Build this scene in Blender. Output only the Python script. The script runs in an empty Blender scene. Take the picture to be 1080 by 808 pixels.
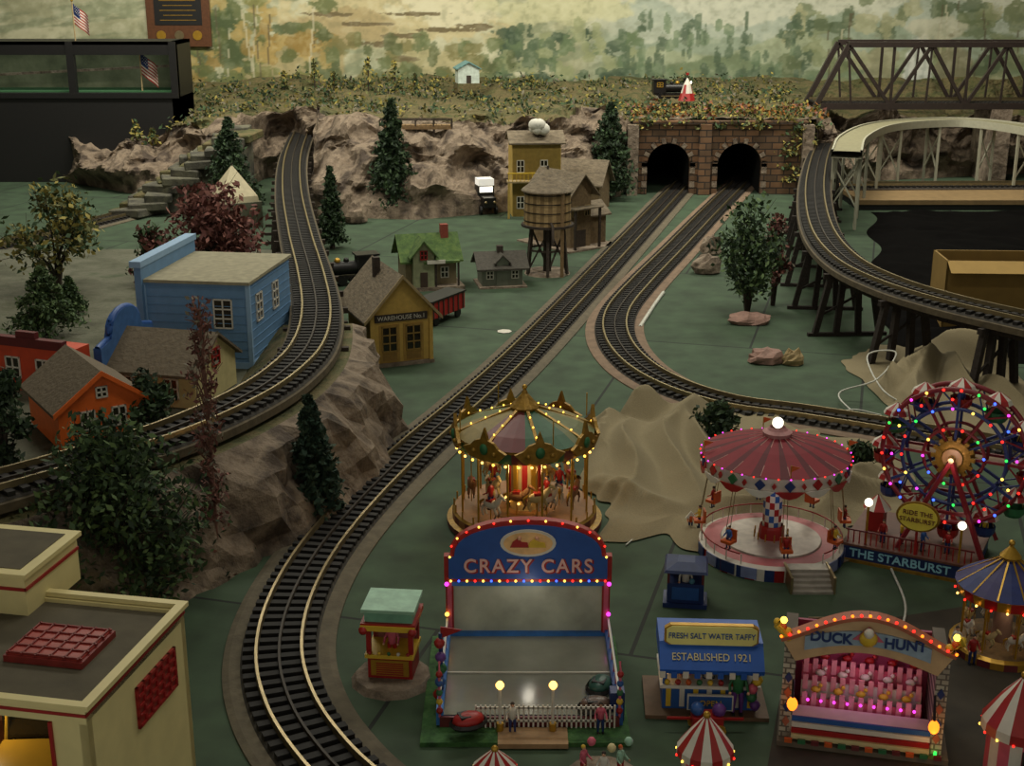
import bpy, math, random
import numpy as np
from mathutils import Vector, Matrix, noise
random.seed(7)
R=random.random
def U(a,b): return a+(b-a)*random.random()
pi=math.pi
# ---------------------------------------------------------------- camera model
F=1400.; TH=math.atan(434/1400.); H=10.; CT=math.cos(TH); ST=math.sin(TH)
def P(px,py,z=0.):
    u=(px-540)/F; v=(py-404)/F
    dy=CT-v*ST; dz=-ST-v*CT; t=(z-H)/dz
    return Vector((u*t,dy*t,z))
def Zt(Y,py):
    v=(py-404)/F; return H+(-ST-v*CT)*Y/(CT-v*ST)
def SC(Y,z=0): return F/(Y*CT+(H-z)*ST)
cd=bpy.data.cameras.new('camera'); cam=bpy.data.objects.new('camera',cd)
bpy.context.collection.objects.link(cam)
cam.location=(0,0,H); cam.rotation_euler=(pi/2-TH,0,0)
cd.sensor_width=36; cd.lens=36*F/1080; cd.clip_end=400
bpy.context.scene.camera=cam
bpy.context.scene.view_settings.view_transform='Standard'
# ---------------------------------------------------------------- materials
def lin(c):
    o=[]
    for k in c:
        k=max(0,min(255,k))/255.
        o.append(k/12.92 if k<=.04045 else ((k+.055)/1.055)**2.4)
    return o
_m={}
def M(name,c,rough=.6,var=.18,ns=6.,bump=0.,metal=0.,emit=0.,trans=0.):
    if name in _m: return _m[name]
    m=bpy.data.materials.new(name); m.use_nodes=True; nt=m.node_tree; n=nt.nodes
    b=n['Principled BSDF']; b.inputs['Roughness'].default_value=rough; b.inputs['Metallic'].default_value=metal
    l=lin(c)
    tc=n.new('ShaderNodeTexCoord'); nz=n.new('ShaderNodeTexNoise'); nz.inputs['Scale'].default_value=ns; nz.inputs['Detail'].default_value=6
    nt.links.new(tc.outputs['Object'],nz.inputs['Vector'])
    rp=n.new('ShaderNodeValToRGB'); e=rp.color_ramp.elements
    e[0].position=.3; e[1].position=.7
    e[0].color=[x*(1-var) for x in l]+[1]; e[1].color=[min(1,x*(1+var)) for x in l]+[1]
    nt.links.new(nz.outputs['Fac'],rp.inputs['Fac']); nt.links.new(rp.outputs['Color'],b.inputs['Base Color'])
    if emit:
        b.inputs['Emission Color'].default_value=l+[1]; b.inputs['Emission Strength'].default_value=emit
    if trans: b.inputs['Transmission Weight'].default_value=trans
    if bump:
        bp=n.new('ShaderNodeBump'); bp.inputs['Strength'].default_value=bump; bp.inputs['Distance'].default_value=.1
        nt.links.new(nz.outputs['Fac'],bp.inputs['Height']); nt.links.new(bp.outputs['Normal'],b.inputs['Normal'])
    _m[name]=m; return m
def ramp_mat(name,cols,ns,rough=.85,bump=.6,dist=.2,vor=0,coord='Object',sc=(1,1,1)):
    m=bpy.data.materials.new(name); m.use_nodes=True; nt=m.node_tree; n=nt.nodes; L=nt.links
    b=n['Principled BSDF']; b.inputs['Roughness'].default_value=rough
    tc=n.new('ShaderNodeTexCoord'); mp=n.new('ShaderNodeMapping'); mp.inputs['Scale'].default_value=sc
    L.new(tc.outputs[coord],mp.inputs['Vector'])
    nz=n.new('ShaderNodeTexNoise'); nz.inputs['Scale'].default_value=ns; nz.inputs['Detail'].default_value=9; nz.inputs['Roughness'].default_value=.65
    L.new(mp.outputs['Vector'],nz.inputs['Vector'])
    src=nz.outputs['Fac']
    if vor:
        vo=n.new('ShaderNodeTexVoronoi'); vo.inputs['Scale'].default_value=vor; L.new(mp.outputs['Vector'],vo.inputs['Vector'])
        mx=n.new('ShaderNodeMath'); mx.operation='MULTIPLY_ADD'; mx.inputs[1].default_value=.3
        L.new(vo.outputs['Distance'],mx.inputs[0]); L.new(nz.outputs['Fac'],mx.inputs[2]); src=mx.outputs[0]
    rp=n.new('ShaderNodeValToRGB'); e=rp.color_ramp.elements
    while len(e)<len(cols): e.new(.5)
    for i,c in enumerate(cols):
        e[i].position=.3+.4*i/(len(cols)-1)+(.1 if vor else 0); e[i].color=lin(c)+[1]
    L.new(src,rp.inputs['Fac']); L.new(rp.outputs['Color'],b.inputs['Base Color'])
    bp=n.new('ShaderNodeBump'); bp.inputs['Strength'].default_value=bump; bp.inputs['Distance'].default_value=dist
    L.new(src,bp.inputs['Height']); L.new(bp.outputs['Normal'],b.inputs['Normal'])
    _m[name]=m; return m
def brick_mat(name,c1,c2,mort,scale=1.,w=.5,h=.25,rot=True,ms=.02,bump=.4,rotz=0,off=.5):
    m=bpy.data.materials.new(name); m.use_nodes=True; nt=m.node_tree; n=nt.nodes; L=nt.links
    b=n['Principled BSDF']; b.inputs['Roughness'].default_value=.85
    tc=n.new('ShaderNodeTexCoord'); mp=n.new('ShaderNodeMapping')
    if rot: mp.inputs['Rotation'].default_value=(pi/2,0,0)
    else: mp.inputs['Rotation'].default_value=(0,0,rotz)
    L.new(tc.outputs['Object'],mp.inputs['Vector'])
    br=n.new('ShaderNodeTexBrick'); br.offset=off
    br.inputs['Scale'].default_value=scale; br.inputs['Brick Width'].default_value=w; br.inputs['Row Height'].default_value=h; br.inputs['Mortar Size'].default_value=ms
    br.inputs['Color1'].default_value=lin(c1)+[1]; br.inputs['Color2'].default_value=lin(c2)+[1]; br.inputs['Mortar'].default_value=lin(mort)+[1]
    L.new(mp.outputs['Vector'],br.inputs['Vector'])
    nz=n.new('ShaderNodeTexNoise'); nz.inputs['Scale'].default_value=1.3; nz.inputs['Detail'].default_value=8; L.new(tc.outputs['Object'],nz.inputs['Vector'])
    rp=n.new('ShaderNodeValToRGB'); rp.color_ramp.elements[0].position=.3; rp.color_ramp.elements[0].color=(.6,.6,.6,1); rp.color_ramp.elements[1].position=.7; rp.color_ramp.elements[1].color=(1.15,1.15,1.15,1)
    L.new(nz.outputs['Fac'],rp.inputs['Fac'])
    mx=n.new('ShaderNodeMixRGB'); mx.blend_type='MULTIPLY'; mx.inputs['Fac'].default_value=1
    L.new(br.outputs['Color'],mx.inputs['Color1']); L.new(rp.outputs['Color'],mx.inputs['Color2']); L.new(mx.outputs['Color'],b.inputs['Base Color'])
    bp=n.new('ShaderNodeBump'); bp.inputs['Strength'].default_value=bump; bp.inputs['Distance'].default_value=.03; bp.invert=True
    L.new(br.outputs['Fac'],bp.inputs['Height']); L.new(bp.outputs['Normal'],b.inputs['Normal'])
    _m[name]=m; return m
# ---------------------------------------------------------------- mesh builder
class B:
    def __init__(s,name,loc=(0,0,0),rot=0.,sc=1.):
        s.name=name; s.loc=Vector(loc); s.rot=rot; s.sc=sc; s.v=[]; s.f=[]; s.mi=[]; s.sm=[]; s.mats=[]; s.X=Matrix.Identity(4)
    def idx(s,m):
        if m not in s.mats: s.mats.append(m)
        return s.mats.index(m)
    def add(s,vs,fs,mat,smooth=False):
        o=len(s.v); X=s.X
        s.v+= [tuple(X@Vector(p)) for p in vs]
        k=None if isinstance(mat,(list,tuple)) else s.idx(mat)
        for j,f in enumerate(fs):
            s.f.append([o+i for i in f]); s.mi.append(s.idx(mat[j]) if k is None else k); s.sm.append(smooth)
    def bx(s,x0,x1,y0,y1,z0,z1,mat):
        vs=[(x0,y0,z0),(x1,y0,z0),(x1,y1,z0),(x0,y1,z0),(x0,y0,z1),(x1,y0,z1),(x1,y1,z1),(x0,y1,z1)]
        s.add(vs,[(0,3,2,1),(4,5,6,7),(0,1,5,4),(1,2,6,5),(2,3,7,6),(3,0,4,7)],mat)
    def box(s,c,d,mat,r=None):
        old=s.X
        s.X=old@Matrix.Translation(Vector(c))
        if r: s.X=s.X@Matrix.Rotation(r[2],4,'Z')@Matrix.Rotation(r[1],4,'Y')@Matrix.Rotation(r[0],4,'X')
        s.bx(-d[0]/2,d[0]/2,-d[1]/2,d[1]/2,-d[2]/2,d[2]/2,mat); s.X=old
    def beam(s,p,q,w,h,mat):
        p=Vector(p);q=Vector(q);d=q-p;L=d.length
        if L<1e-5: return
        X=s.X; s.X=X@Matrix.Translation(p)@d.to_track_quat('X','Z').to_matrix().to_4x4()
        s.bx(0,L,-w/2,w/2,-h/2,h/2,mat); s.X=X
    def cyl(s,p,q,r,mat,n=10,r2=None,smooth=True):
        p=Vector(p);q=Vector(q);d=q-p
        if d.length<1e-6: return
        if r2 is None: r2=r
        X=s.X; s.X=X@Matrix.Translation(p)@d.to_track_quat('Z','Y').to_matrix().to_4x4(); L=d.length
        vs=[(r*math.cos(2*pi*i/n),r*math.sin(2*pi*i/n),0) for i in range(n)]+[(r2*math.cos(2*pi*i/n),r2*math.sin(2*pi*i/n),L) for i in range(n)]
        s.add(vs,[(i,(i+1)%n,n+(i+1)%n,n+i) for i in range(n)],mat,smooth)
        s.add(vs,[tuple(range(n-1,-1,-1)),tuple(range(n,2*n))],mat,False)
        s.X=X
    def lathe(s,prof,mat,n=24,c=(0,0,0),smooth=False,a0=0,sx=1,sy=1):
        vs=[];fs=[];ms=[]
        for r,z in prof:
            for i in range(n):
                a=2*pi*i/n+a0; vs.append((c[0]+sx*r*math.cos(a),c[1]+sy*r*math.sin(a),c[2]+z))
        for j in range(len(prof)-1):
            for i in range(n):
                fs.append((j*n+i,j*n+(i+1)%n,(j+1)*n+(i+1)%n,(j+1)*n+i)); ms.append(mat(i,j) if callable(mat) else mat)
        s.add(vs,fs,ms,smooth)
    def sph(s,c,r,mat,n=8,sc=(1,1,1)):
        m=max(4,n//2+1)
        prof=[(max(1e-4,r*math.sin(pi*j/m)),-r*math.cos(pi*j/m)) for j in range(m+1)]
        X=s.X; s.X=X@Matrix.Translation(Vector(c))@Matrix.Diagonal((sc[0],sc[1],sc[2],1)); s.lathe(prof,mat,n,smooth=True); s.X=X
    def tube(s,pts,r,mat,n=6,closed=False):
        pts=[Vector(p) for p in pts]; k=len(pts); vs=[];fs=[]
        for i,p in enumerate(pts):
            a=pts[(i-1)%k] if (closed or i>0) else p; c=pts[(i+1)%k] if (closed or i<k-1) else p
            d=(c-a); d=d.normalized() if d.length>1e-6 else Vector((0,0,1))
            ref=Vector((0,0,1)) if abs(d.z)<.9 else Vector((1,0,0))
            e1=d.cross(ref).normalized(); e2=d.cross(e1)
            rr=r[i] if isinstance(r,(list,tuple)) else r
            for j in range(n):
                t=2*pi*j/n; vs.append(tuple(p+e1*rr*math.cos(t)+e2*rr*math.sin(t)))
        for i in range(k if closed else k-1):
            for j in range(n):
                i2=(i+1)%k; fs.append((i*n+j,i*n+(j+1)%n,i2*n+(j+1)%n,i2*n+j))
        s.add(vs,fs,mat,True)
    def pr(s,poly,y0,y1,mat,edge=None):
        n=len(poly); vs=[(x,y0,z) for x,z in poly]+[(x,y1,z) for x,z in poly]
        s.add(vs,[tuple(range(n)),tuple(range(2*n-1,n-1,-1))],mat); s.add(vs,[(i,n+i,n+(i+1)%n,(i+1)%n) for i in range(n)],edge or mat)
    def prx(s,poly,x0,x1,mat):
        n=len(poly); vs=[(x0,y,z) for y,z in poly]+[(x1,y,z) for y,z in poly]
        s.add(vs,[tuple(range(n)),tuple(range(2*n-1,n-1,-1))]+[(i,n+i,n+(i+1)%n,(i+1)%n) for i in range(n)],mat)
    def leaf(s,c,size,mat,up=0.):
        c=Vector(c); a=Vector((U(-1,1),U(-1,1),U(-1,1))).normalized(); b=a.cross(Vector((U(-1,1),U(-1,1),U(-1,1)))).normalized()
        a*=size; b*=size*.55
        s.add([tuple(c-a),tuple(c+b*.9),tuple(c+a),tuple(c-b*.9)],[(0,1,2,3)],mat)
    def done(s,bevel=0,recalc=True,parent=None):
        me=bpy.data.meshes.new(s.name); me.from_pydata(s.v,[],s.f)
        for m in s.mats: me.materials.append(m)
        me.polygons.foreach_set('material_index',s.mi); me.polygons.foreach_set('use_smooth',s.sm); me.update()
        if recalc and len(s.f)<60000:
            import bmesh
            bm=bmesh.new(); bm.from_mesh(me); bmesh.ops.recalc_face_normals(bm,faces=bm.faces); bm.to_mesh(me); bm.free()
        o=bpy.data.objects.new(s.name,me); bpy.context.collection.objects.link(o)
        o.location=s.loc; o.rotation_euler=(0,0,s.rot); o.scale=(s.sc,)*3
        if bevel:
            bv=o.modifiers.new('bevel','BEVEL'); bv.width=bevel; bv.segments=1; bv.limit_method='ANGLE'
        if parent: o.parent=parent
        return o
def text(parent,s,loc,size,mat,rx=pi/2,rz=0.,ext=.006,sx=1.,name='sign_text',bold=0.,sp=1.):
    c=bpy.data.curves.new(name,'FONT'); c.body=s; c.size=size; c.extrude=ext; c.align_x='CENTER'; c.align_y='CENTER'; c.offset=bold; c.space_character=sp
    c.materials.append(mat)
    o=bpy.data.objects.new(name,c); bpy.context.collection.objects.link(o); o.parent=parent
    o.location=loc; o.rotation_euler=(rx,0,rz); o.scale=(sx,1,1); return o
def catmull(pts,step=.2):
    pts=[Vector(p) for p in pts]; q=[pts[0]*2-pts[1]]+pts+[pts[-1]*2-pts[-2]]; o=[]
    for i in range(1,len(q)-2):
        for k in range(30):
            t=k/30; a,b,c,d=q[i-1],q[i],q[i+1],q[i+2]
            o.append(.5*((2*b)+(c-a)*t+(2*a-5*b+4*c-d)*t*t+(3*b-a-3*c+d)*t**3))
    o.append(pts[-1]); r=[o[0]]; acc=0
    for i in range(1,len(o)):
        seg=o[i]-o[i-1]; L=seg.length
        while L>0 and acc+L>=step:
            f=(step-acc)/L; p=o[i]-seg*(1-f)
            r.append(p); seg=o[i]-p; L=seg.length; acc=0
        acc+=L
    return r
# palette
black=M('black paint',(20,19,19),.5); blackm=M('black metal',(26,24,24),.4,metal=.3)
woodD=M('dark wood',(52,42,33),.8,.3,12,.3); wood=M('tan wood',(122,98,66),.7,.25,10,.2); woodL=M('light wood',(158,138,100),.7,.2,10)
white=M('white paint',(205,200,188),.5,.06); cream=M('cream paint',(205,190,140),.5,.06); red=M('red paint',(150,28,26),.45,.12)
navy=M('navy paint',(28,48,100),.45,.12); blue=M('blue paint',(40,84,150),.45,.12); gold=M('gold paint',(180,140,50),.35,.15,metal=.5)
yellow=M('yellow paint',(205,170,50),.45,.1); pink=M('pink paint',(195,90,110),.5,.12); greenP=M('green paint',(40,100,60),.5,.15); orange=M('orange paint',(190,85,30),.5,.1)
silver=M('rail steel',(158,142,108),.36,.15,metal=.85); glassD=M('dark glass',(36,34,26),.15,.2); skin=M('skin',(200,150,120),.6)
mint=M('mint paint',(146,186,162),.5); purple=M('purple paint',(90,50,120),.5); greyr=M('grey roofing',(98,88,74),.85,.2,14,.3)
stone=ramp_mat('stone',[(70,62,54),(120,105,90),(150,135,118)],3.,vor=2.)
e_warm=M('bulb warm',(255,190,90),emit=4); e_yel=M('bulb yellow',(255,205,80),emit=3); e_red=M('bulb red',(255,40,30),emit=2.5); e_grn=M('bulb green',(50,255,90),emit=1.6)
e_blu=M('bulb blue',(60,100,255),emit=2.5); e_pur=M('bulb magenta',(235,60,220),emit=2.3); e_wht=M('bulb white',(255,245,220),emit=2.2); e_org=M('bulb orange',(255,130,30),emit=2.3)
EM=[e_red,e_grn,e_blu,e_pur,e_yel,e_red]
# ---------------------------------------------------------------- room shell
def paint_wall():
    x0,x1,z0,z1=-46.,40.,-12.,22.; nx=900; YW=76.
    zs=np.concatenate([np.linspace(-12,3,6)[:-1],np.linspace(3,9.5,130),np.linspace(9.5,22,8)[1:]])
    nz=len(zs)
    xs=np.linspace(x0,x1,nx); X,Z=np.meshgrid(xs,zs)
    rng=np.random.RandomState(3)
    def vn(u,v):
        g=rng.rand(256,256); iu=np.floor(u).astype(int); iv=np.floor(v).astype(int); fu=u-iu; fv=v-iv
        fu=fu*fu*(3-2*fu); fv=fv*fv*(3-2*fv); G=lambda a,b:g[a%256,b%256]
        return (G(iu,iv)*(1-fu)+G(iu+1,iv)*fu)*(1-fv)+(G(iu,iv+1)*(1-fu)+G(iu+1,iv+1)*fu)*fv
    def fbm(u,v,o=5):
        s=0;a=.5;t=0
        for k in range(o): s=s+a*vn(u*2**k,v*2**k); t+=a; a*=.55
        return s/t
    u=540+18.9*X; w=(8.5-Z)*18.9+0.
    n1=fbm(u/60,w/40); n2=fbm(u/16,w/14); n3=fbm(u/7,w/6,4); n4=fbm(u/45+9,w/10+4+u/90); n5=fbm(u/34,w*0+3.,4)
    C=np.zeros(X.shape+(3,)); 
    def mixc(mask,c):
        m=np.clip(mask,0,1)[...,None]; C[:]=C*(1-m)+np.array(c)*m
    def sst(a,b,x): 
        t=np.clip((x-a)/(b-a),0,1); return t*t*(3-2*t)
    C[:]=np.array((160,160,128)); mixc(sst(.4,.65,n1),(190,188,156)); mixc(sst(.5,.62,n4)*.6,(126,136,106)); mixc(sst(.55,.65,n2)*.35,(204,202,174))
    def blob(cx,cy,rx,ry,c,k=1.,e=.55,nn=None):
        nn=n2 if nn is None else nn
        d=((u-cx)/rx)**2+((w-cy)/ry)**2; mixc(k*sst(1.15,.75,d+ (nn-.5)*2.6*e*1.6),c)
    reg=sst(600,680,u)
    mixc(reg*.9,(196,198,180))
    for base,amp,ph,c,kk in ((2,24,0.,(164,174,158),.9),(18,28,1.7,(138,152,130),.85),(36,30,3.1,(158,166,134),.85),(54,26,4.4,(108,124,92),.85),(72,20,5.2,(138,142,104),.8)):
        rg=base+amp*(.5+.35*np.sin(u/58+ph)+.25*np.sin(u/23+ph*2))+14*(n5-.5)
        mixc(reg*kk*sst(-1.5,2.,w-rg+(n3-.5)*7)*(1-.3*sst(0,40,w-rg)),c)
    blob(410,18,120,30,(196,184,142)); blob(360,28,60,20,(168,150,108),.8); blob(470,10,60,18,(214,208,176),.9); blob(300,60,60,26,(168,152,106),.8); blob(455,64,60,18,(180,168,122),.7); blob(590,8,80,16,(196,194,154),.8)
    for cx,cy,rx,ry in ((395,44,34,3),(430,36,22,3),(470,30,34,2.5),(350,14,26,2.5),(505,26,20,2.5),(330,40,26,3),(420,60,18,3),(380,24,30,2),(440,14,30,2)):
        blob(cx,cy,rx,ry,(100,88,60),.85,.9,n3)
    for i in range(110):
        cx=U(185,350); blob(cx,U(0,100),U(6,18),U(5,14),[(88,98,56),(146,120,62),(74,88,54),(116,120,70),(176,152,92)][i%5],.8,.7,n3)
    for i in range(100):
        cx=U(525,670); blob(cx,U(30,98),U(4,12),U(5,13),[(80,98,72),(98,116,82),(60,78,58),(144,150,110)][i%4],.8,.8,n3)
    for i in range(70):
        cx=U(830,1080); blob(cx,U(0,110),U(6,18),U(6,14),[(94,106,72),(120,128,90),(74,88,60),(160,158,120)][i%4],.7,.7,n3)
    for i in range(100):
        cx=U(655,860); cy=U(20,100); blob(cx,cy,U(2,6),U(5,12),[(82,100,76),(100,120,90),(68,86,64)][i%3],.75,.8,n3)
    for i in range(60):
        blob(U(350,540),U(40,95),U(5,12),U(6,12),[(82,92,56),(116,112,68),(98,110,70)][i%3],.75,.7,n3)
    for i in range(24):
        cx=U(190,340) if i%2 else U(860,1080); w0=U(0,30); w1=U(50,100)
        mm=(np.abs(u-cx+(w-50)*U(-.15,.15)+3*(n2-.5))<U(.5,1.1))*(w>w0)*(w<w1); mixc(mm*.7,(86,78,56) if i%3 else (200,192,164))
    blob(968,75,15,44,(214,216,208),.9,.2,n3); blob(985,30,30,14,(186,184,160),.8); blob(928,70,18,38,(146,142,112),.8); blob(1008,75,20,40,(126,120,92),.8); blob(968,112,34,10,(190,198,190),.8)
    for k in range(12): mixc((np.abs(u-(956+k*2.3)-2*(n2-.5))<.5)*(w>36)*(w<112)*.35,(150,160,150))
    mixc(sst(.5,.8,n3)*.22,(86,92,66)); mixc(sst(.5,.25,n3)*.2,(228,226,200))
    Lc=((np.clip(C,0,255)/255+.055)/1.055)**2.4
    V=[(float(a),YW,float(b)) for b in zs for a in xs]
    Fs=[(j*nx+i,j*nx+i+1,(j+1)*nx+i+1,(j+1)*nx+i) for j in range(nz-1) for i in range(nx-1)]
    me=bpy.data.meshes.new('wall_back'); me.from_pydata(V,[],Fs)
    ca=me.color_attributes.new('paint','FLOAT_COLOR','POINT'); arr=np.ones((len(V),4),dtype=np.float32); arr[:,:3]=Lc.reshape(-1,3); ca.data.foreach_set('color',arr.ravel())
    m=bpy.data.materials.new('mural paint'); m.use_nodes=True; n=m.node_tree.nodes; a=n.new('ShaderNodeVertexColor'); a.layer_name='paint'; b=n['Principled BSDF']; b.inputs['Roughness'].default_value=.8
    m.node_tree.links.new(a.outputs['Color'],b.inputs['Base Color']); me.materials.append(m)
    o=bpy.data.objects.new('wall_back',me); bpy.context.collection.objects.link(o)
paint_wall()
wallp=M('wall plaster',(120,112,95),.8,.08,1.)
for nm,bb,mm in [('wall_left',(-46.4,-46,-6,76,-12,22),wallp),('wall_right',(40,40.4,-6,76,-12,22),wallp),('floor',(-46,40,-6,76,-12.3,-12),M('floor lino',(70,62,54),.6)),('ceiling',(-46,40,-6,76,22,22.3),M('ceiling tile',(150,148,140),.9))]:
    b=B(nm); b.bx(*bb,mm); b.done()
green=brick_mat('green felt board',(58,78,56),(53,73,51),(24,32,25),1.,6.2,9.,rot=False,ms=.035,bump=.15,rotz=.27)
b=B('layout_table'); b.bx(-32,34,7,75.6,-.5,0,green)
for x in (-30,-10,10,32):
    for y in (9,40,73): b.bx(x-.5,x+.5,y-.5,y+.5,-12,-.5,woodD)
b.bx(-32,34,7,7.2,-3,-.5,woodD); b.done()
# ---------------------------------------------------------------- mountain
rock=ramp_mat('rock',[(44,37,30),(96,82,68),(134,118,100),(74,62,52)],.9,vor=1.1,bump=.9,dist=.35)
moss=ramp_mat('mossy ground',[(46,44,28),(76,78,42),(104,92,60),(66,72,38)],1.2,bump=.8,dist=.3)
KEY=[(-30,69,70,1.2,0),(-22,66,68,2.2,0),(-17.5,62,66,2.8,0),(-13.2,62,65,3.3,0),(-12.4,67.6,68.6,3.4,0),(-9.6,67.6,68.6,3.5,0),(-9.0,57.5,63,3.7,0),(-7,56,62,3.8,0),(-4,55.5,61,3.7,0),(-1,57,61.5,3.6,0),(2,59,62,3.9,0),(5.2,61.8,62.6,3.7,0),(5.5,62.6,62.65,3.5,3.45),(14.2,62.6,62.65,3.5,3.45),(14.5,62.8,64,3.4,0),(17,66,69,3.1,0),(30,70,72,2.6,0)]
def key(X,k):
    for a,c in zip(KEY,KEY[1:]):
        if X<=c[0]:
            t=max(0,(X-a[0])/(c[0]-a[0])); return a[k]*(1-t)+c[k]*t
    return KEY[-1][k]
def hill(X,v):
    yf,yt,zt,zf=key(X,1),key(X,2),key(X,3),key(X,4)
    if v<.45:
        t=v/.45; y=yf+(yt-yf)*t; z=zf+(zt-zf)*(t**.6)
    else:
        t=(v-.45)/.55; y=yt+(75.7-yt)*t; z=zt+(4.4-zt)*t**1.3
    n=noise.fractal(Vector((X*.5,y*.35,z*.6)),1.,2.,5); vz=noise.voronoi(Vector((X*.5,y*.3,z*.7)))[0][0]
    if zf<1:
        w=min(1,v/.1)*(1 if v<.5 else .5)
        y-=w*(n*1.5+(vz-.3)*1.8); z+=w*(n*.6+(.3-vz)*.65)
    else: z+=n*.2
    return (X,min(y,75.7),max(-.05,z))
b=B('rocky_mountain'); NX=440;NV=64; vs=[];fs=[];ms=[]
for i in range(NX):
    X=-30+60*i/(NX-1)
    for j in range(NV): vs.append(hill(X,j/(NV-1)))
for i in range(NX-1):
    for j in range(NV-1):
        fs.append((i*NV+j,(i+1)*NV+j,(i+1)*NV+j+1,i*NV+j+1)); ms.append(moss if j/(NV-1)>.46+.1*noise.noise(Vector((i*.05,j*.1,0))) else rock)
b.add(vs,fs,ms,False); b.done(recalc=False)
def leafm(n,c): return M(n,c,.8,.25,3)
lgD=leafm('leaf dark green',(34,52,32)); lg=leafm('leaf green',(52,74,42)); lgL=leafm('leaf light green',(84,106,62)); lol=leafm('leaf olive',(98,100,56)); lrd=leafm('leaf maroon',(90,48,42)); lrd2=leafm('leaf dusty red',(120,76,66)); lor=leafm('leaf orange',(150,96,40)); lyl=leafm('leaf yellow',(140,128,60)); lgr=leafm('leaf grey',(110,104,88)); lbl=leafm('leaf blue green',(44,68,54))
def clumps(name,plist,mats,size,n,spread):
    b=B(name)
    for p in plist:
        for k in range(n):
            d=Vector((random.gauss(0,1),random.gauss(0,1),abs(random.gauss(0,.8))))*spread
            q=Vector(p)+d; q.y=min(q.y,75.7); b.leaf(q,U(.6,1.2)*size,random.choice(mats))
    return b.done(recalc=False)
pl=[]
for i in range(420):
    X=U(-19,15); pl.append(hill(X,U(.46,.96)))
clumps('moss_undergrowth',pl,[lg,lol,lyl,lg,lgr,lgD],.13,14,.25)
pl=[(U(5.5,14.5),U(62.5,64.5),U(3.4,3.8)) for i in range(100)]
clumps('ivy_and_flowers',pl,[lol,lor,lg,lyl,lrd2],.13,16,.22)
pl=[(U(12.6,14.3),U(62.,62.3),U(.5,3.6)) for i in range(50)]+[(U(5.5,12.6),62.05,U(3.,3.6)) for i in range(24)]
clumps('hanging_ivy',pl,[lol,lyl,lg],.12,14,.16)
b=B('plateau_saplings')
for px,py,h in [(330,92,1.5),(352,88,1.),(392,92,1.7),(420,90,1.6),(300,98,1.),(440,94,.9),(560,92,.7),(180,140,1.2),(196,150,1.)]:
    X=(px-540)/19.8; v=.8 if px>250 else .3; q=Vector(hill(X,v))
    b.cyl(q,q+Vector((0,0,h)),.04,woodD,5)
    for k in range(90):
        t=U(.2,1); b.leaf(q+Vector((random.gauss(0,.22)*(1.2-t),random.gauss(0,.22)*(1.2-t),h*t)),.12,random.choice([lol,lg,lyl]))
b.done(recalc=False)
slate_=ramp_mat('terrace slate',[(44,42,38),(78,76,66),(104,102,84)],2.,vor=1.5)
b=B('stone_terrace_steps')
for i in range(11):
    t=i/10; X=-12.3-4.3*t; z=3.3-3.0*t
    for k in range(3):
        b.box((X+U(-.15,.15),61-k*1.1-t*2.5+U(-.2,.2),z-.2-k*.12),(U(1.,1.7),U(1.2,2.),.36),[slate_,moss,slate_][k%3],(U(-.08,.08),U(-.08,.08),U(-.3,.3)))
    b.bx(X-.5,X+.5,58.6-t*2.5,61-t*2.5,0,max(.1,z-.45),slate_)
b.done(bevel=.08)
# ---------------------------------------------------------------- tunnel portal
brickm=brick_mat('portal stonework',(128,94,66),(92,72,54),(56,46,38),1.,.62,.3,ms=.03)
Yp=62.2; b=B('tunnel_portal',(0,Yp,0)); x0,x1=5.7,13.6; zt=Zt(Yp,131)
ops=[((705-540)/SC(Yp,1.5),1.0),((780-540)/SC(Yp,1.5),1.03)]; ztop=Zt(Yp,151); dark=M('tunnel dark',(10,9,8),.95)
cur=x0
for cx,hw in ops:
    b.bx(cur,cx-hw,0,.4,0,zt,brickm); N=14; zs=ztop-hw
    arc=[(cx-hw*math.cos(pi*i/N),zs+hw*math.sin(pi*i/N)) for i in range(N+1)]
    for (ax,az),(bx_,bz) in zip(arc,arc[1:]):
        b.pr([(ax,az),(bx_,bz),(bx_,zt),(ax,zt)],0,.4,brickm)
    for i in range(N+1):
        a=pi*i/N; b.box((cx-(hw+.12)*math.cos(a),-.02,zs+(hw+.12)*math.sin(a)),(.24,.1,.19),brickm if i%2 else stone,(0,a,0))
    for sgn in (-1,1):
        for k in range(5): b.box((cx+sgn*(hw+.12),-.02,.16+k*.32),(.24,.1,.28),stone if k%2 else brickm)
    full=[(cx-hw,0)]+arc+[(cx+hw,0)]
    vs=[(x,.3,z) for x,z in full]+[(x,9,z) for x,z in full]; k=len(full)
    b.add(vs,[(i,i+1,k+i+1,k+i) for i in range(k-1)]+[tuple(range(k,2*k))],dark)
    cur=cx+hw
b.bx(cur,x1,0,.4,0,zt,brickm); b.bx(x0-.1,x1+.1,-.1,.5,zt,zt+.14,brickm)
b.box((x0-.1,-.15,zt/2),(.5,.5,zt),stone); b.box((x1+.1,-.15,zt/2),(.5,.5,zt),stone); b.box(((ops[0][0]+ops[1][0])/2,-.1,zt/2),(.55,.3,zt),brickm)
b.done()
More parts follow.
